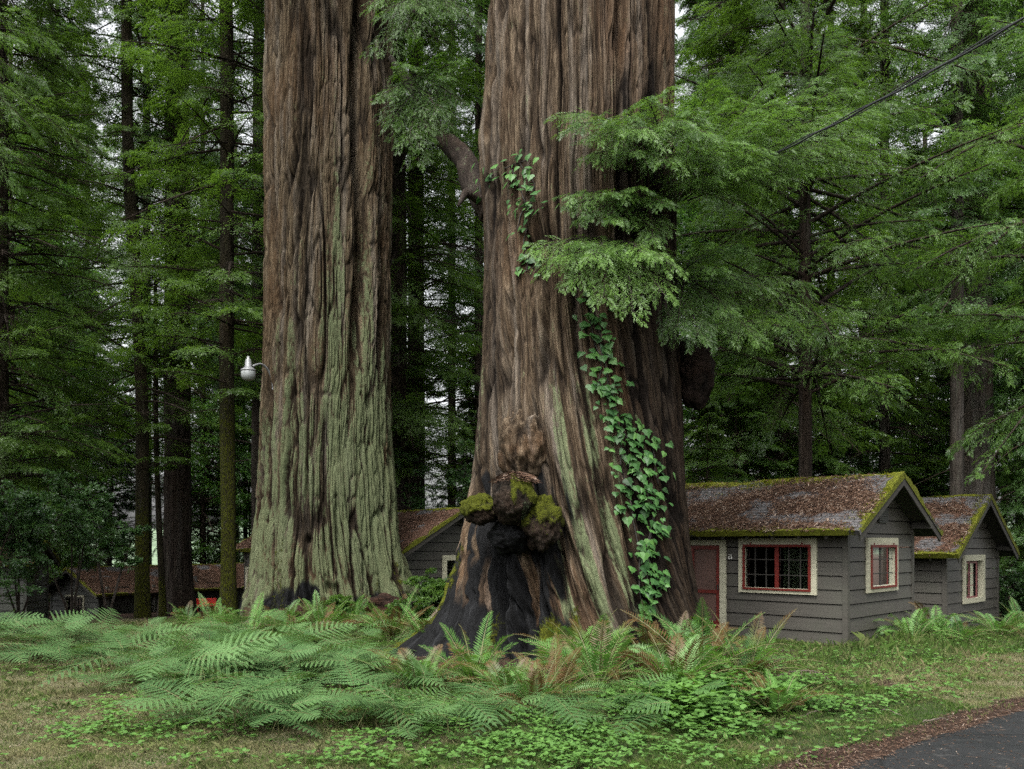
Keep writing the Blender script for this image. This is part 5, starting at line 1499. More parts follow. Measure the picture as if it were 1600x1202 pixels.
# boughs sprouting straight from the burled redwood
def free_boughs(specs, root, seed, name="bough", mat=None, l1n=18, l2n=10, lfn=10):
    rg = np.random.default_rng(seed)
    S_ = np.array([s[0] for s in specs], float); E_ = np.array([s[1] for s in specs], float)
    K = np.array([s[2] for s in specs], float)
    D = E_ - S_; L = np.linalg.norm(D, axis=1)
    D = D / L[:, None]; D[:, 2] += K           # leave high, droop to the end point
    tw = Twigs(S_, D, L, np.tile([0, -0.35, 1.0], (len(L), 1)), K, np.clip(0.6 + rg.normal(size=len(L)) * 0.2, 0, 1))
    l1 = sprout(tw, rg, l1n, 0.9, lambda t: 0.42 * (1.02 - t) ** 0.6 + 0.08, t0=0.12, K=0.30, udev=0.3)
    l2 = sprout(l1, rg, l2n, 0.8, lambda t: 0.36 * (1 - t) ** 0.6 + 0.14, t0=0.05, K=0.25, udev=0.4)
    l2.L = np.clip(l2.L, 0.07, 0.24)
    Va, ta = leaflets(l2, rg, lfn, 0.62, 0.058, 0.0135, udev=0.25)
    cr = mesh(name, Va, np.arange(len(Va)).reshape(-1, 4), mat or M_NEAR, root, attrs={"tone": ta})
    Vs, Fs, off = [], [], 0
    for t_, rad in ((tw, 0.018), (l1, 0.005)):
        v, f = stems_mesh(t_, rad, seg=5); Vs.append(v); Fs.append(f + off); off += len(v)
    V = np.vstack(Vs)
    mesh("twigs", V, np.vstack(Fs), M_DEAD, cr, attrs={"bk": V, "moss": np.zeros(len(V)), "char": np.zeros(len(V)), "deep": np.zeros(len(V)), "lichen": np.zeros(len(V))})
    return cr
rb_ = random.Random(5)
def bs(px0, py0, Y0, ends, K=0.25):
    return [(P(px0 + rb_.uniform(-12, 12), py0 + rb_.uniform(-15, 15), Y0), P(ex, ey, ey_), K * rb_.uniform(0.7, 1.3)) for ex, ey, ey_ in ends]
free_boughs(bs(1035, 235, 16.6, [(885, 168, 14.9), (905, 190, 14.7), (940, 215, 14.9), (975, 180, 14.5), (1010, 150, 14.8), (1050, 130, 15.0), (930, 245, 15.2), (985, 240, 14.9), (1060, 190, 14.5), (1000, 205, 14.3), (1085, 165, 14.8), (1100, 210, 14.6), (960, 195, 14.7), (1040, 255, 14.8)]), root2, 61, l1n=22, l2n=12)
free_boughs(bs(1010, 320, 16.1, [(890, 305, 15.0), (920, 340, 15.2), (955, 300, 14.9), (1000, 290, 14.9), (1035, 320, 15.0), (960, 345, 15.0), (1020, 370, 15.2), (900, 322, 15.1)]), root2, 62)
free_boughs(bs(965, 385, 15.9, [(842, 392, 14.9), (862, 420, 14.9), (900, 380, 14.7), (905, 440, 14.8), (945, 460, 14.7), (985, 470, 14.9), (1025, 455, 14.9), (1045, 420, 15.0), (1000, 395, 14.6), (930, 400, 14.6), (880, 402, 14.7), (1030, 400, 14.9)]), root2, 63)
free_boughs(bs(1062, 300, 17.6, [(1110, 120, 15.6), (1150, 150, 15.4), (1190, 190, 15.6), (1130, 220, 15.2), (1170, 260, 15.4), (1220, 150, 16.2), (1250, 210, 16.0), (1100, 280, 15.4), (1210, 110, 16.6), (1280, 120, 17.0), (1310, 170, 16.8), (1270, 260, 16.4), (1350, 210, 17.2), (1330, 120, 17.6), (1090, 235, 15.0), (1240, 165, 15.8), (1300, 215, 16.5), (1180, 230, 15.3), (1370, 160, 17.6), (1400, 230, 17.6)], K=0.12), root2, 64, l1n=30, l2n=14, lfn=10)
free_boughs(bs(1064, 430, 17.6, [(1090, 520, 16.2), (1130, 480, 16.4), (1170, 520, 16.6), (1060, 505, 16.0), (1120, 420, 16.0), (1190, 450, 16.8), (1230, 500, 17.2), (1100, 380, 15.9), (1160, 380, 16.2), (1260, 440, 17.5), (1300, 480, 17.8)], K=0.15), root2, 65, l1n=26, l2n=12)
# sprays beside the lichened redwood (its far side) and across the gap
free_boughs(bs(655, 130, 19.0, [(600, 150, 18.0), (615, 190, 18.2), (640, 215, 18.0), (680, 170, 18.0), (700, 120, 18.2), (720, 160, 18.4), (690, 80, 18.4), (650, 60, 18.2), (630, 100, 17.9), (665, 200, 18.2), (725, 90, 18.6), (700, 190, 18.5), (655, 240, 18.3)], K=0.15) + bs(680, -20, 19.4, [(610, 20, 18.0), (650, 10, 18.2), (700, 20, 18.5), (600, 70, 18.2), (740, 40, 18.9), (640, 45, 18.1), (590, 5, 18.4)], K=0.2), root2, 66, l1n=18, l2n=9, name="bough", mat=M_CONIF[2])
free_boughs([(P(-140, 40, 20), P(ex, ey, Y_), 0.2) for ex, ey, Y_ in ((60, 130, 21), (90, 60, 22), (30, 190, 20.5), (120, 230, 22), (20, 60, 20), (-20, 240, 20))], tag(empty("redwood_tree", (XY(-230, 20), 20, 0)), "off-view redwood whose dark drooping spray enters high above the shadowy cabin", "tree"), 67, l1n=24, l2n=12)
ro_ = [o for o in sc.collection.objects if o.get("label", "").startswith("off-view")][0]
V, F, bk, moss, _p = trunk_geo(24, 0.35, 3)
V = V + np.array(ro_.location)
mesh("trunk", V, F, M_TRUNK, ro_, smooth=True, attrs={"bk": bk, "moss": moss, "char": moss * 0, "deep": moss * 0, "lichen": moss * 0})

# broadleaf understorey: glossy evergreen shrubs
def broad(name, x, y, H, Rr, label, seed, nb=60, leaf=(0.11, 0.05), zb=0.8, mat=None, cat="shrub", group=None, nst=4, per=12):
    rg = np.random.default_rng(seed)
    z0 = float(T(x, y))
    r = empty(name, (x, y, z0)); tag(r, label, cat, group)
    az = rg.uniform(0, 2 * PI, nst); 
    D = np.stack([0.35 * np.cos(az), 0.35 * np.sin(az), 0 * az + 1], -1)
    st = Twigs(np.zeros((nst, 3)), D, H * rg.uniform(0.7, 1.0, nst), np.tile([1.0, 0, 0], (nst, 1)), np.full(nst, 0.02), np.full(nst, 0.5))
    i = rg.integers(0, nst, nb); t = np.clip(zb / H + (1 - zb / H) * rg.random(nb) ** 0.8, 0, 1)
    p, _ = st.at(i, t)
    a = rg.uniform(0, 2 * PI, nb); e = rg.uniform(-0.1, 0.7, nb)
    Db = np.stack([np.cos(a) * np.cos(e), np.sin(a) * np.cos(e), np.sin(e)], -1)
    b = Twigs(p, Db, Rr * rg.uniform(0.4, 1.0, nb) * (1.1 - 0.6 * t), np.tile([0, 0, 1.0], (nb, 1)), np.full(nb, 0.12), np.clip(0.5 + rg.normal(size=nb) * 0.3, 0, 1))
    l1 = sprout(b, rg, 12, 0.9, lambda t: 0.40 * (1.05 - t) ** 0.7 + 0.05, t0=0.25, K=0.1, udev=0.6, jit=0.3)
    l2 = sprout(l1, rg, 4, 0.8, lambda t: 0 * t + 0.45, t0=0.2, K=0.1, udev=0.7, jit=0.3)
    Va, ta = leaflets(l2, rg, per // 2, 0.8, leaf[0], leaf[1], udev=0.7, jit=0.4, shape=0.5)
    Vb, tb = leaflets(l1, rg, 5, 0.8, leaf[0], leaf[1], udev=0.7, jit=0.4, t0=0.4, shape=0.5)
    Vs, Fs, off = [], [], 0
    for tw, rad in ((st, 0.045), (b, 0.012), (l1, 0.004)):
        v, f = stems_mesh(tw, rad, seg=5); Vs.append(v); Fs.append(f + off); off += len(v)
    V = np.vstack(Vs)
    mesh("stems", V, np.vstack(Fs), M_DEAD, r, attrs={"bk": V, "moss": np.full(len(V), 0.2), "char": np.zeros(len(V)), "deep": np.zeros(len(V)), "lichen": np.zeros(len(V))})
    LV = np.vstack([Va, Vb])
    mesh("leaves", LV, np.arange(len(LV)).reshape(-1, 4), mat or M_BROAD, r, attrs={"tone": np.concatenate([ta, tb])})
    return r
broad("evergreen_shrub", *at(30, 29.5), 4.6, 2.3, "tall glossy dark shrub leaning over the shadowy cabin", 601, nb=70, zb=2.0)
broad("evergreen_shrub", *at(112, 31.5), 5.2, 2.2, "glossy leaved shrub with grey sheen over the long cabin's gable", 602, nb=62, zb=3.1)
broad("evergreen_shrub", *at(168, 34.5), 4.4, 1.5, "lower leafy shrub beside the leaning mossy trunk", 603, nb=45, zb=2.6)
broad("evergreen_shrub", *at(-40, 28), 4.6, 2.4, "dark leafy shrub spilling in beside the shadowy cabin's wall", 604, nb=60)
broad("bay_tree", *at(694, 37.5), 9.0, 2.6, "pale-leaved bushy tree in the gap above the middle cabin's roof", 605, nb=110, zb=1.5, cat="tree")
broad("huckleberry_shrub", *at(684, 27.0), 1.55, 1.2, "light green leafy bush against the middle cabin's gable wall", 606, nb=90, leaf=(0.07, 0.04), zb=0.2, mat=M_NEAR)
broad("huckleberry_shrub", *at(640, 25.0), 0.9, 0.9, "low bright huckleberry among yellowing ferns between the giant redwoods", 611, nb=50, leaf=(0.06, 0.035), zb=0.15, mat=M_NEAR)
broad("huckleberry_shrub", *at(536, 24.6), 0.85, 0.8, "small bright huckleberry at the lichened redwood's foot beside the stump", 612, nb=45, leaf=(0.06, 0.035), zb=0.15, mat=M_NEAR)
broad("huckleberry_shrub", *at(1072, 16.2), 0.7, 0.6, "leafy seedling at the ivy's foot beside the dark bark", 613, nb=26, leaf=(0.08, 0.055), zb=0.15, mat=M_NEAR)
broad("evergreen_shrub", *at(1585, 29), 2.0, 1.5, "leafy green bush at the far corner of the smaller cabin", 607, nb=60, leaf=(0.09, 0.045), zb=0.2)
broad("evergreen_shrub", *at(1640, 27.5), 1.8, 1.3, "bright low bush past the smaller cabin's outer corner", 608, nb=50, leaf=(0.09, 0.05), zb=0.2)
broad("evergreen_shrub", *at(1436, 25.6), 1.7, 0.7, "scrawny leafy stem in the gap between the two charcoal cabins", 609, nb=26, leaf=(0.09, 0.05), zb=0.3, nst=2)

# wooded far bank, pale with distance
hx, hy = np.meshgrid(np.linspace(-420, 420, 90), np.linspace(170, 420, 26))
hz = -4 + 13 * sstep(170, 330, hy) * (0.75 + 0.35 * vn(hx * 0.012, hy * 0.012, 0, 71)) + 2.0 * vn(hx * 0.09, hy * 0.09, 0, 72)
I = np.arange(hx.size).reshape(hx.shape)
Fh = np.stack([I[:-1, :-1], I[:-1, 1:], I[1:, 1:], I[1:, :-1]], -1).reshape(-1, 4)
M_HILL = plain("far_wooded_hill", (0.09, 0.13, 0.075), rough=1.0, var=0.45, scale=0.15)
tag(mesh("hill", np.stack([hx, hy, hz], -1).reshape(-1, 3), Fh, M_HILL, smooth=True), "pale wooded bank beyond the forest", "hill", kind="structure")

# ------------------------------------------------------------------ ivy on the burled redwood
def ivy_mat():
    m, n, out = new_mat("ivy_leaf"); g = NG(n)
    t = g.attr("tone").outputs["Fac"]
    c = g.ramp(t, [(0.0, (0.012, 0.045, 0.010)), (0.6, (0.036, 0.105, 0.023)), (1.0, (0.075, 0.175, 0.038))])
    b = g.n("ShaderNodeBsdfPrincipled", {"Base Color": c, "Roughness": 0.5, "Specular IOR Level": 0.35})
    tr = g.n("ShaderNodeBsdfTranslucent", {"Color": c})
    mx = g.n("ShaderNodeMixShader", {0: 0.25, 1: b.outputs[0], 2: tr.outputs[0]})
    n.links.new(mx.outputs[0], out.inputs[0]); return m
M_IVY = ivy_mat()
IV = np.array([(0, 0), (.20, -.13), (.42, -.10), (.56, .12), (.40, .30), (.34, .52), (.14, .68), (0, 1.0), (-.14, .68), (-.34, .52), (-.40, .30), (-.56, .12), (-.42, -.10), (-.20, -.13)])
def ivy(name, paths, label, seed, size, spread, per):
    rg = np.random.default_rng(seed)
    base = None; Vs, Fs, tn, off = [], [], [], 0; mb = MB()
    fx = np.array([-math.sin(G2.face), -math.cos(G2.face), 0]); rx = np.array([math.cos(G2.face), -math.sin(G2.face), 0])
    for path in paths:
        path = np.array(path, float)
        seg = np.linalg.norm(np.diff(path, axis=0), axis=1); s_ = np.concatenate([[0], np.cumsum(seg)])
        m_ = int(s_[-1] / 9)
        q = np.linspace(0, s_[-1], m_)
        cx = np.interp(q, s_, path[:, 0]) + 5 * vn(q * 0.03, 0, 0, seed); cyy = np.interp(q, s_, path[:, 1])
        th, z = zip(*[G2.hit(a, b) for a, b in zip(cx, cyy)])
        pts = G2.point(np.array(th), np.array(z), 0.03)
        mb.tube(pts, 0.010, 6)
        n = int(s_[-1] * per)
        for k in range(n):
            u = rg.random() * s_[-1]
            wv = np.interp(u / s_[-1], [0, 0.15, 0.8, 1], [0.6, 1, 1, 0.45])
            a = np.interp(u, s_, path[:, 0]) + rg.normal() * spread * wv
            b = np.interp(u, s_, path[:, 1]) + rg.normal() * 8
            t_, z_ = G2.hit(a, b)
            p = G2.point(np.array([t_]), np.array([z_]), 0.05 + 0.09 * rg.random())[0]
            Nn = math.cos(t_) * fx + math.sin(t_) * rx
            Nn = Nn + np.array([0, 0, 0.75]) + rg.normal(size=3) * 0.33; Nn /= np.linalg.norm(Nn)
            dn = np.array([rg.normal() * 0.45, 0, -1.0]); dn = dn - (dn @ Nn) * Nn; dn /= np.linalg.norm(dn)
            sd = np.cross(Nn, dn)
            sz = size * rg.uniform(0.4, 1.15)
            L2 = IV * sz
            fold = -0.22 * np.abs(L2[:, 0]) - 0.10 * L2[:, 1] ** 2 / sz
            V = p + L2[:, :1] * sd + L2[:, 1:] * dn + fold[:, None] * Nn
            c = p + dn * sz * 0.28 
            Vs.append(np.vstack([V, c])); nn = len(V)
            Fs.append(np.array([(off + nn, off + i, off + (i + 1) % nn) for i in range(nn)]))
            tn.append(np.full(nn + 1, np.clip(0.55 + rg.normal() * 0.22, 0, 1))); off += nn + 1
    allv = np.vstack(Vs); base = allv[np.argmin(allv[:, 2])].copy()
    r = empty(name, base); tag(r, label, "ivy")
    mesh("leaves", allv - base, np.vstack(Fs), M_IVY, r, attrs={"tone": np.concatenate(tn)})
    mb.v = [v - base for v in mb.v]
    mb.build("vine_stem", M_WOODD, r)
ivy("ivy", [[(915, 455), (928, 500), (945, 560), (950, 620), (985, 690), (1000, 740), (1022, 800), (1008, 870), (1015, 930), (1010, 965)],
            [(975, 660), (1015, 700), (1030, 760), (1010, 850), (1030, 930)], [(925, 500), (940, 600), (962, 665), (975, 740), (995, 850), (1005, 955)]],
    "long green ivy trailing down the slanting bark to the ferns", 701, 0.165, 14, 0.30)
ivy("ivy", [[(742, 300), (765, 275), (795, 262), (830, 250)], [(815, 255), (835, 290), (830, 330), (825, 375), (820, 425)], [(805, 265), (820, 320), (812, 360)], [(835, 420), (850, 405)]],
    "short ivy spray hanging high on the burled redwood's upper flank", 702, 0.15, 10, 0.25)

# ------------------------------------------------------------------ yard lamp on the lichened redwood
M_LAMPM = plain("weathered_aluminium", (0.20, 0.205, 0.21), rough=0.45, metal=0.3, var=0.12, scale=12)
M_LENS = plain("frosted_lens", (0.24, 0.255, 0.255), rough=0.25, var=0.08, scale=10)
th_, z_ = G1.hit(428, 600)
mp = G1.point(np.array([th_]), np.array([z_]), 0.03)[0]
hd = P(388, 577, mp[1] - 0.75)
lr = empty("yard_lamp", hd)
tag(lr, "grey dusk-to-dawn yard lamp on a curved arm from the lichened trunk", "lamp")
mb = MB()
e0 = mp - hd
arm = [e0 + np.array([0, 0, -0.10]), e0 + np.array([-0.01, 0, 0.12]), e0 * 0.78 + np.array([0, 0, 0.36]), e0 * 0.50 + np.array([0, 0, 0.40]), np.array([0.12, 0.05, 0.10])]
tt = np.linspace(0, 1, 5); t2 = np.linspace(0, 1, 30); arm = np.array(arm)
ap = np.stack([np.interp(t2, tt, arm[:, i]) for i in range(3)], -1)
for _ in range(8): ap[1:-1] = .25 * ap[:-2] + .5 * ap[1:-1] + .25 * ap[2:]
mb.tube(ap, 0.034, 10)
mb.build("arm", M_LAMPM, lr, smooth=True)
mb = MB(); mb.box(e0 + np.array([0.01, 0.05, -0.02]), (0.10, 0.06, 0.30)); mb.box(e0 + np.array([0.05, 0.0, -0.13]), (0.10, 0.08, 0.05)); mb.build("bracket", M_LAMPM, lr)
mb = MB(); mb.lathe([(0.0, 0.38), (0.035, 0.38), (0.045, 0.36), (0.045, 0.30), (0.075, 0.285), (0.085, 0.26), (0.10, 0.06), (0.13, 0.05), (0.215, -0.02), (0.225, -0.05), (0.20, -0.055), (0.0, -0.04)], (0, 0, 0), 32)
mb.build("housing", M_LAMPM, lr, smooth=True)
mb = MB(); mb.lathe([(0.205, -0.057), (0.215, -0.08), (0.205, -0.22), (0.16, -0.30), (0.09, -0.335), (0.0, -0.34)], (0, 0, 0), 32)
mb.build("lens", M_LENS, lr, smooth=True)
for o in lr.children: o.rotation_euler = (0, 0, 0)

# ------------------------------------------------------------------ overhead cable pair
M_CABLE = plain("black_cable", (0.02, 0.021, 0.023), rough=0.5, var=0.1)
q0, q1 = P(1860, -130, 9.5), P(1072, 300, 18.6)
cr_ = empty("power_cable", q1); tag(cr_, "thick black cable bundle slung through the branches at the upper corner", "cable")
tt = np.linspace(0, 1, 80)[:, None]
for k, (of, rr) in enumerate((((0, 0, 0), 0.016), ((0.012, 0, 0.034), 0.011), ((0, 0, -0.026), 0.007))):
    pt = q1 + (q0 - q1) * tt + np.array(of) * (1 + 0 * tt)
    pt[:, 2] -= (0.22 * 4 * tt[:, 0] * (1 - tt[:, 0]))
    pt[:, 2] += 0.012 * np.sin(tt[:, 0] * 50 + k * 2)
    mb = MB(); mb.tube(pt - q1, rr, 8); mb.build("strand", M_CABLE, cr_, smooth=True)

# ------------------------------------------------------------------ where things grow, seen as ground positions
def gpx(x, y):
    z = T(x, y)
    return 800 + x / y * F_PX, 847.4 + (EYE - z) / y * F_PX
def ground_at(px, py):
    y = 12.0
    for _ in range(30):
        x = XY(px, y); y = F_PX * (EYE - float(T(x, y))) / (py - 847.4); y = min(max(y, 5), 60)
    return XY(px, y), y, float(T(XY(px, y), y))
def outside_giants(x, y, m=0.0):
    return (np.hypot(x - T1[0], y - T1[1]) > 2.75 + m) & (np.hypot(x - T2[0], y - T2[1]) > 2.45 + m)

swords = [
    (742, 1072, 1.10, 711, "lush sword fern fanning up before the charred trunk base", 0.10),
    (935, 1070, 1.15, 712, "tall sword fern with upright fronds under the hanging ivy", 0.12),
    (1098, 1058, 1.25, 713, "largest sword fern, spreading wide in front of the nearest cabin's door", 0.2),
    (1165, 1062, 1.05, 714, "sword fern with tan-tipped fronds by the nearest cabin's wall", 0.3),
    (1018, 1040, 0.95, 715, "sword fern tucked at the ivy's foot with a rusty dead frond", 0.3),
    (655, 1085, 0.85, 716, "orange-tinged sword fern near the charred root flare", 0.4),
    (868, 1092, 0.80, 717, "low browning sword fern beside the yellow moss patch", 0.35),
    (1215, 1118, 0.7, 718, "small flattened sword fern near the arching dead stalk", 0.35),
    (392, 992, 1.25, 721, "big arching sword fern at the lichened redwood's near foot", 0.1),
    (440, 985, 0.95, 722, "sword fern between the rotten stump and the big arching fern", 0.12),
    (335, 982, 0.95, 723, "sword fern below the red bench, in front of the mossy trunk", 0.08),
    (290, 978, 0.85, 724, "leftmost sword fern of the clump beneath the thick dark trunk", 0.08),
    (548, 978, 1.0, 725, "bright sword fern at the centre of the lichened redwood's foot", 0.1),
    (590, 985, 0.8, 726, "sword fern in front of the rust-brown decayed stump", 0.2),
    (500, 990, 1.0, 741, "fern with pale young fronds beside the low rotten stump", 0.1),
    (615, 1003, 1.1, 742, "fern between the decayed stump and the charred root flare", 0.2),
    (672, 1010, 1.0, 743, "fern half hidden by the charred root flare's outer edge", 0.25),
    (455, 1003, 0.9, 744, "small fern in front of the low rotten stump", 0.15),
    (1055, 1085, 1.05, 745, "fern in front of the ivy's foot, among brambles", 0.15),
    (835, 1105, 0.8, 746, "small fern in the red duff below the yellow moss patch", 0.3),
    (905, 1045, 0.95, 717, "fern hugging the bark just behind the tall upright fern", 0.15),
    (1060, 1040, 1.0, 718, "fern close against the dark bark beside the ivy's foot", 0.2),
    (795, 1100, 0.75, 716, "low fern between the lush fern and the yellow moss patch", 0.3),
    (640, 965, 0.95, 727, "yellowing sword fern between the two giant redwoods", 0.35),
    (690, 958, 0.85, 728, "sword fern close behind the charred root flare", 0.3),
    (1425, 1002, 1.05, 731, "fern mound against the nearest cabin's gable wall", 0.03),
    (1462, 1000, 1.1, 732, "fern mound in the gap between the two charcoal cabins", 0.03),
    (1500, 1003, 0.85, 733, "fern in front of the smaller cabin's near corner", 0.05),
    (1560, 995, 0.95, 734, "sword fern under the smaller cabin's pink window", 0.08),
    (1598, 990, 0.9, 735, "dark sword fern at the smaller cabin's outer corner", 0.08)]
for px, py, L, sd, lb, dp in swords:
    x, y, z = ground_at(px, py)
    fern_obj("sword_fern", sword_fern(sd, n=26 if L > 0.9 else 20, L=L * (1.55 if sd < 719 or sd == 745 else 1.45), dead_p=dp, K=0.55 if "mound" in lb else 0.42), M_SWORD, (x, y, z - 0.02), lb, "fern", "sword ferns")

# bracken bed
fr = [bracken(800 + i, n=4 + i % 2, L=0.78) for i in range(6)]
protos = []
rg = np.random.default_rng(88)
def bracken_ok(px, py):
    if py < 985 or py > 1150: return 0
    top_left = px < 330 and py < 1042
    if px < 420 and py < 997: return 0
    lo = np.interp(py, [985, 1030, 1045, 1075, 1110, 1150], [-40, -40, 120, 150, 170, 330])
    hi = np.interp(py, [985, 1000, 1040, 1060, 1085, 1120, 1150], [250, 420, 560, 600, 670, 700, 560])
    if 20 < px < 250 and 1036 < py < 1050: return 0.3
    return 1.0 if lo < px < hi else 0.0
extra = [(880, 1118), (905, 1135), (860, 1140), (1020, 1120), (1040, 1135), (640, 1150), (620, 1160), (605, 1140), (760, 1118), (790, 1130), (700, 1120), (990, 1105), (560, 1000), (600, 1005), (640, 1010), (520, 1010), (585, 1025), (705, 1150)]
cand = [(ground_at(px, py)) for px, py in extra]
nb_ = 0; tries = 0
while nb_ < 160 and tries < 20000:
    tries += 1
    y = 9.6 + 12.5 * rg.random(); x = rg.uniform(-0.62 * y, 0.0)
    if not outside_giants(x, y, 0.2): continue
    px, py = gpx(x, y)
    if 0.5 + 1.1 * float(fbm(x * 0.9, y * 0.9, 0, 55, 3)) + 0.25 < rg.random(): continue
    if rg.random() < bracken_ok(float(px), float(py)):
        cand.append((x, y, float(T(x, y)))); nb_ += 1
for i, (x, y, z) in enumerate(cand):
    lb = "blue-green bracken with flat triangular fronds in the wide bracken bed"
    if i < 6:
        o = fern_obj("bracken_fern", fr[i], M_BRACK, (x, y, z - 0.02), lb, "fern", "bracken ferns in the bed"); protos.append(o)
    else:
        o = copy_tree(protos[i % 6], (x, y, z - 0.02), tilt=(rg.normal() * 0.06, rg.normal() * 0.06))
    o.rotation_euler[2] = rg.uniform(0, 6.28); s_ = rg.uniform(0.7, 1.2) * (0.75 if y > 19 else 1); o.scale = (s_, s_, s_ * rg.uniform(0.7, 1.0))

# ------------------------------------------------------------------ grass, herbs, litter: uncountable
def ground_samples(n, seed, y0=7.8, y1=30, pw=1.5):
    rg = np.random.default_rng(seed)
    u = rg.random(n)
    a = 1 - pw
    y = (y0 ** a + u * (y1 ** a - y0 ** a)) ** (1 / a)
    x = rg.uniform(-0.64 - 1.6 / y, 0.64 + 1.6 / y, n) * y
    return rg, x, y

def grass_mat():
    m, n, out = new_mat("grass_blades"); g = NG(n)
    t = g.attr("tone").outputs["Fac"]; d = g.attr("dead").outputs["Fac"]
    c = g.ramp(t, [(0.0, (0.026, 0.060, 0.014)), (0.6, (0.070, 0.125, 0.027)), (1.0, (0.130, 0.180, 0.048))])
    c = g.mix(d, c, g.ramp(t, [(0.0, (0.12, 0.108, 0.052)), (1.0, (0.29, 0.265, 0.145))]))
    b = g.n("ShaderNodeBsdfDiffuse", {"Color": c}); tr = g.n("ShaderNodeBsdfTranslucent", {"Color": c})
    mx = g.n("ShaderNodeMixShader", {0: 0.3, 1: b.outputs[0], 2: tr.outputs[0]})
    n.links.new(mx.outputs[0], out.inputs[0]); return m
M_GRASS = grass_mat()
rg, x, y = ground_samples(500000, 901, y0=6.8)
keep = (road_d(x, y) < -0.10) & outside_giants(x, y, -0.1)
df = duff_f(x, y); dr = dry_f(x, y)
px, py = gpx(x, y)
pr = 1 - 0.93 * sstep(0.3, 0.7, df)
patch = 0.5 + 0.5 * fbm(x * 1.7, y * 1.7, 0, 33, 3)
keep &= rg.random(len(x)) < pr * np.clip(0.3 + patch, 0.1, 1)
x, y, dr, patch, px, py = (v[keep] for v in (x, y, dr, patch, px, py))
n = len(x); z = T(x, y)
tuft = np.clip(fbm(x * 4.0, y * 4.0, 0, 39, 3) - 0.15, 0, 1)
tall = np.exp(-(((px - 1400) / 170) ** 2 + ((py - 1030) / 38) ** 2)) + 0.8 * np.exp(-(((px - 1150) / 60) ** 2 + ((py - 1160) / 30) ** 2)) + 0.9 * np.exp(-(((px - 1420) / 140) ** 2 + ((py - 1010) / 20) ** 2))
hh = 0.85 * (0.028 + 0.035 * rg.random(n) * (1 - 0.5 * np.clip(dr, 0, 1)) + 0.035 * np.clip(patch - 0.5, 0, 1) + 0.12 * tuft * rg.random(n) + (rg.random(n) < 0.22) * tall * 0.16 * rg.random(n)) * (0.6 + y / 22)
az = rg.uniform(0, 2 * PI, n); be = rg.uniform(0.2, 1.1, n)
d = np.stack([np.cos(az) * be, np.sin(az) * be, np.ones(n)], -1)
wv = np.stack([-np.sin(az + 0.5 * rg.normal(size=n)), np.cos(az), 0 * az], -1) * (0.0018 + 0.00012 * y)[:, None]
p = np.stack([x, y, z - 0.005], -1)
mid = p + d * [[0.35, 0.35, 0.62]] * hh[:, None]; tip = p + d * hh[:, None] * [[1.0, 1.0, 0.85]]
V = np.stack([p - wv, p + wv, mid + wv * 0.8, tip, mid - wv * 0.8], 1).reshape(-1, 3)
B = (np.arange(n) * 5)[:, None]
mott = fbm(x * 2.6, y * 2.6, 0, 37, 4)
dead = np.clip(sstep(0.25, 0.75, dr) * 0.50 + 0.08 + 0.45 * mott + 0.25 * rg.normal(size=n), 0, 1)
gr = mesh("grass", V, np.hstack([B, B + 1, B + 2, B + 3, B + 4]), M_GRASS, attrs={"tone": np.repeat(np.clip(0.5 * rg.random(n) + 0.5 * patch, 0, 1), 5), "dead": np.repeat(dead, 5)})
tag(gr, "short rough grass, green and straw coloured, between ferns and drive", "grass", kind="stuff")

# round-leaved herbs and brambles
M_HERB = leaf_mat("herb_leaves", (0.020, 0.060, 0.014), (0.105, 0.215, 0.045), trans=0.3, rough=0.5, nscale=2.5)
rg, x, y = ground_samples(60000, 902, pw=1.3)
px, py = gpx(x, y)
def gs(cx, cy_, sx, sy): return np.exp(-(((px - cx) / sx) ** 2 + ((py - cy_) / sy) ** 2))
w_ = 1.3 * gs(1110, 1110, 190, 50) + 1.1 * gs(930, 1160, 190, 42) + 0.7 * gs(620, 1160, 260, 45) + 0.9 * gs(1320, 1100, 120, 40) + 0.6 * gs(1450, 1060, 170, 30) + 0.9 * gs(760, 1150, 150, 40) + 0.7 * gs(1290, 1035, 60, 25) + 0.4 * gs(300, 1140, 160, 40) + 0.5 * gs(640, 1060, 120, 40) + 0.35 * gs(560, 975, 90, 25) + 0.35 * gs(100, 1050, 120, 25) + 0.3 * gs(130, 1130, 120, 60) + 0.8 * gs(1430, 1020, 150, 18)
pt_ = 0.5 + 0.9 * fbm(x * 1.3, y * 1.3, 0, 35, 3)
keep = (rg.random(len(x)) < w_ * np.clip(pt_, 0.05, 1.2)) & (road_d(x, y) < -0.25) & outside_giants(x, y, 0.05)
x, y, w_, px, py, pt_ = (v[keep] for v in (x, y, w_, px, py, pt_))
n = len(x); z = T(x, y)
hmax = 0.06 + 0.34 * np.exp(-(((px - 1130) / 130) ** 2 + ((py - 1105) / 40) ** 2)) + 0.10 * np.clip(pt_, 0, 1)
sz = 0.026 + 0.045 * np.exp(-(((px - 1130) / 150) ** 2 + ((py - 1110) / 45) ** 2)) + 0.012 * rg.random(n)
h0 = hmax * rg.random(n) ** 0.6
P0 = np.stack([x, y, z + h0], -1)
Vs, tn = [], []
toneb = np.clip(0.35 + 0.5 * rg.random(n) + 0.2 * (pt_ - 0.5), 0, 1)
az0 = rg.uniform(0, 2 * PI, n)
ring = np.array([(0, 0), (.32, .22), (.42, .6), (.22, .9), (0, 1.08), (-.22, .9), (-.42, .6), (-.32, .22)])
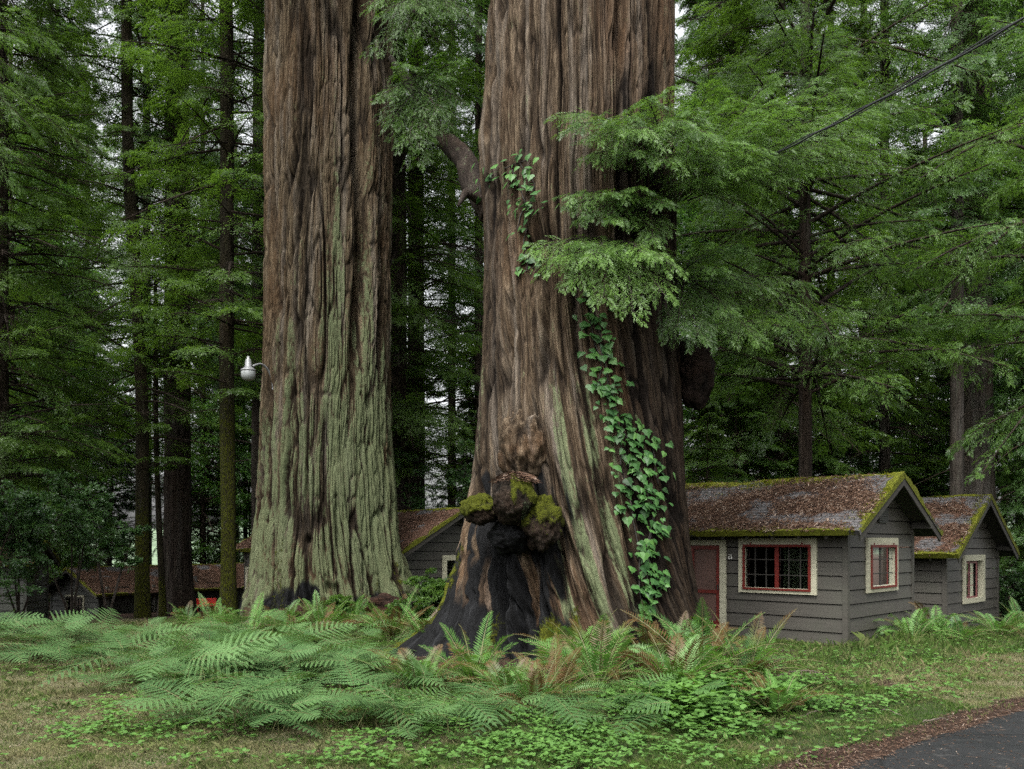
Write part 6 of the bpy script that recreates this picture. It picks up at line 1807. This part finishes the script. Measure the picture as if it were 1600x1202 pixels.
for k in range(3):
    az = az0 + k * 2.1 + rg.normal(size=n) * 0.2
    el = rg.uniform(-0.25, 0.35, n)
    d = np.stack([np.cos(az) * np.cos(el), np.sin(az) * np.cos(el), np.sin(el)], -1)
    s_ = np.stack([-np.sin(az), np.cos(az), rg.normal(size=n) * 0.25], -1)
    a = sz * rg.uniform(0.8, 1.3, n)
    V = P0[:, None, :] + ring[None, :, 1:2] * (d * a[:, None] * 1.25)[:, None, :] + ring[None, :, 0:1] * (s_ * a[:, None] * 1.25)[:, None, :]
    V[:, :, 2] -= np.abs(ring[None, :, 0]) * a[:, None] * 0.25
    Vs.append(V.reshape(-1, 3)); tn.append(np.repeat(np.clip(toneb + rg.normal(size=n) * 0.08, 0, 1), 8))
V = np.vstack(Vs)
hb = mesh("undergrowth", V, np.arange(len(V)).reshape(-1, 8), M_HERB, attrs={"tone": np.concatenate(tn)})
tag(hb, "bright green brambles and herbs creeping between the ferns and drive", "undergrowth", kind="stuff")

# reddish twigs and needles on the ground
rg, x, y = ground_samples(150000, 903)
px, py = gpx(x, y)
rdd = road_d(x, y)
w_ = sstep(0.35, 0.8, duff_f(x, y)) * 0.9 + 0.05 + 0.8 * np.exp(-((rdd + 0.22) / 0.22) ** 2)
w_ = np.where(rdd > 0.1, 0.16 * np.exp(-rdd / 0.7) + 0.035, w_)
bb = np.array([bracken_ok(float(a), float(b)) for a, b in zip(px, py)])
w_ = w_ + 0.45 * bb * (rdd < 0)
keep = (rg.random(len(x)) < w_) & outside_giants(x, y, -0.2)
x, y, rdd = x[keep], y[keep], rdd[keep]; n = len(x)
z = T(x, y) + np.where(rdd > 0, 0.034, 0.008) + 0.02 * rg.random(n) * (rdd < 0)
az = rg.uniform(0, 2 * PI, n); l = rg.uniform(0.02, 0.09, n) * (0.7 + y / 30)
d = np.stack([np.cos(az), np.sin(az), 0.18 * rg.normal(size=n) * (rdd < 0)], -1) * l[:, None]
s_ = np.stack([-np.sin(az), np.cos(az), 0 * az], -1) * (0.003 + 0.0002 * y)[:, None]
p = np.stack([x, y, z], -1)
V = np.stack([p - s_, p + d * 0.5 + s_, p + d, p + d * 0.5 - s_], 1).reshape(-1, 3)
lt = mesh("leaf_litter", V, np.arange(4 * n).reshape(-1, 4), M_LITTER, attrs={"tone": np.repeat(rg.random(n), 4)})
tag(lt, "rust-brown fallen redwood needles and twigs on the ground", "leaf litter", kind="stuff")

# dead fern stalk arching beside the drive, fallen sticks, small flowers
M_STICK = plain("dead_stick", (0.075, 0.058, 0.045), rough=0.9, var=0.4, scale=20)
def stick(name, pts, r, label, cat, grp=None, root_extra=None, Ny=24):
    pts = np.asarray(pts, float); b = pts[0].copy()
    t = np.linspace(0, 1, len(pts)); t2 = np.linspace(0, 1, Ny)
    q = np.stack([np.interp(t2, t, pts[:, i]) for i in range(3)], -1)
    for _ in range(3): q[1:-1] = .25 * q[:-2] + .5 * q[1:-1] + .25 * q[2:]
    q += 0.012 * np.stack([vn(t2 * 9, k, 0, len(label)) for k in (0, 5, 9)], -1)
    mb = MB(); mb.tube(q - b, np.linspace(r, r * 0.45, Ny), 7)
    if root_extra: root_extra(mb, q - b)
    o = mb.build(name, M_STICK, smooth=True); o.location = b
    return tag(o, label, cat, grp)
def dead_leaves(mb, q):
    rr = random.Random(4)
    for i in range(6, 22):
        for _ in range(2):
            p = q[i]; l = rr.uniform(0.05, 0.2)
            mb.tube([p, p + np.array([rr.uniform(-.04, .04), rr.uniform(-.03, .03), -l])], [0.006, 0.001], 4)
gz = lambda x_, y_: float(T(x_, y_))
x0, y0, z0 = ground_at(1198, 1068); 
stick("dead_stalk", [(x0, y0, z0), P(1215, 1056, y0), P(1240, 1048, y0 + .1), P(1270, 1047, y0 + .15), P(1290, 1056, y0 + .2), P(1304, 1072, y0 + .2)], 0.013, "dead dark stalk arching over the grass below the nearest cabin's corner", "stalk", root_extra=dead_leaves)
for (a, b, c_, d_, lb) in ((1350, 1111, 1410, 1122, "crooked dark fallen stick on the bare strip by the drive"), (1440, 1131, 1482, 1127, "pale short stick beside the drive edge"), (1250, 1122, 1300, 1112, "thin twig lying in the brambles near the drive"), (520, 1190, 700, 1120, "long thin bare stem leaning through the low herbs")):
    xa, ya, za = ground_at(a, b); xb, yb, zb_ = ground_at(c_, d_)
    stick("fallen_stick", [(xa, ya, za + .02), ((xa + xb) / 2 + .05, (ya + yb) / 2, (za + zb_) / 2 + .06), (xb, yb, zb_ + .02)], 0.011, lb, "stick")

# ------------------------------------------------------------------ put each root at the base of what it carries
for root, (bx_, by_) in ((root1, T1), (root2, T2)):
    b = Vector((bx_, by_, float(T(bx_, by_))))
    root.location = b
    for ch in root.children: ch.location = ch.location - b
for o in list(sc.collection.objects):
    if o.parent is None and o.type == 'EMPTY' and o.name.startswith("cabin"):
        mn = o.children[0]; co = np.empty(len(mn.data.vertices) * 3, dtype=np.float32); 
        w0 = [c for c in o.children if c.name.startswith("wall")][0]
        co = np.empty(len(w0.data.vertices) * 3, dtype=np.float32); w0.data.vertices.foreach_get("co", co); co = co.reshape(-1, 3)
        b = Vector((float(co[:, 0].mean()), float(co[:, 1].mean()), float(co[:, 2].min())))
        o.location = b
        for ch in o.children: ch.location = -b
b = ro_.location.copy()
for ch in ro_.children: ch.location = -b
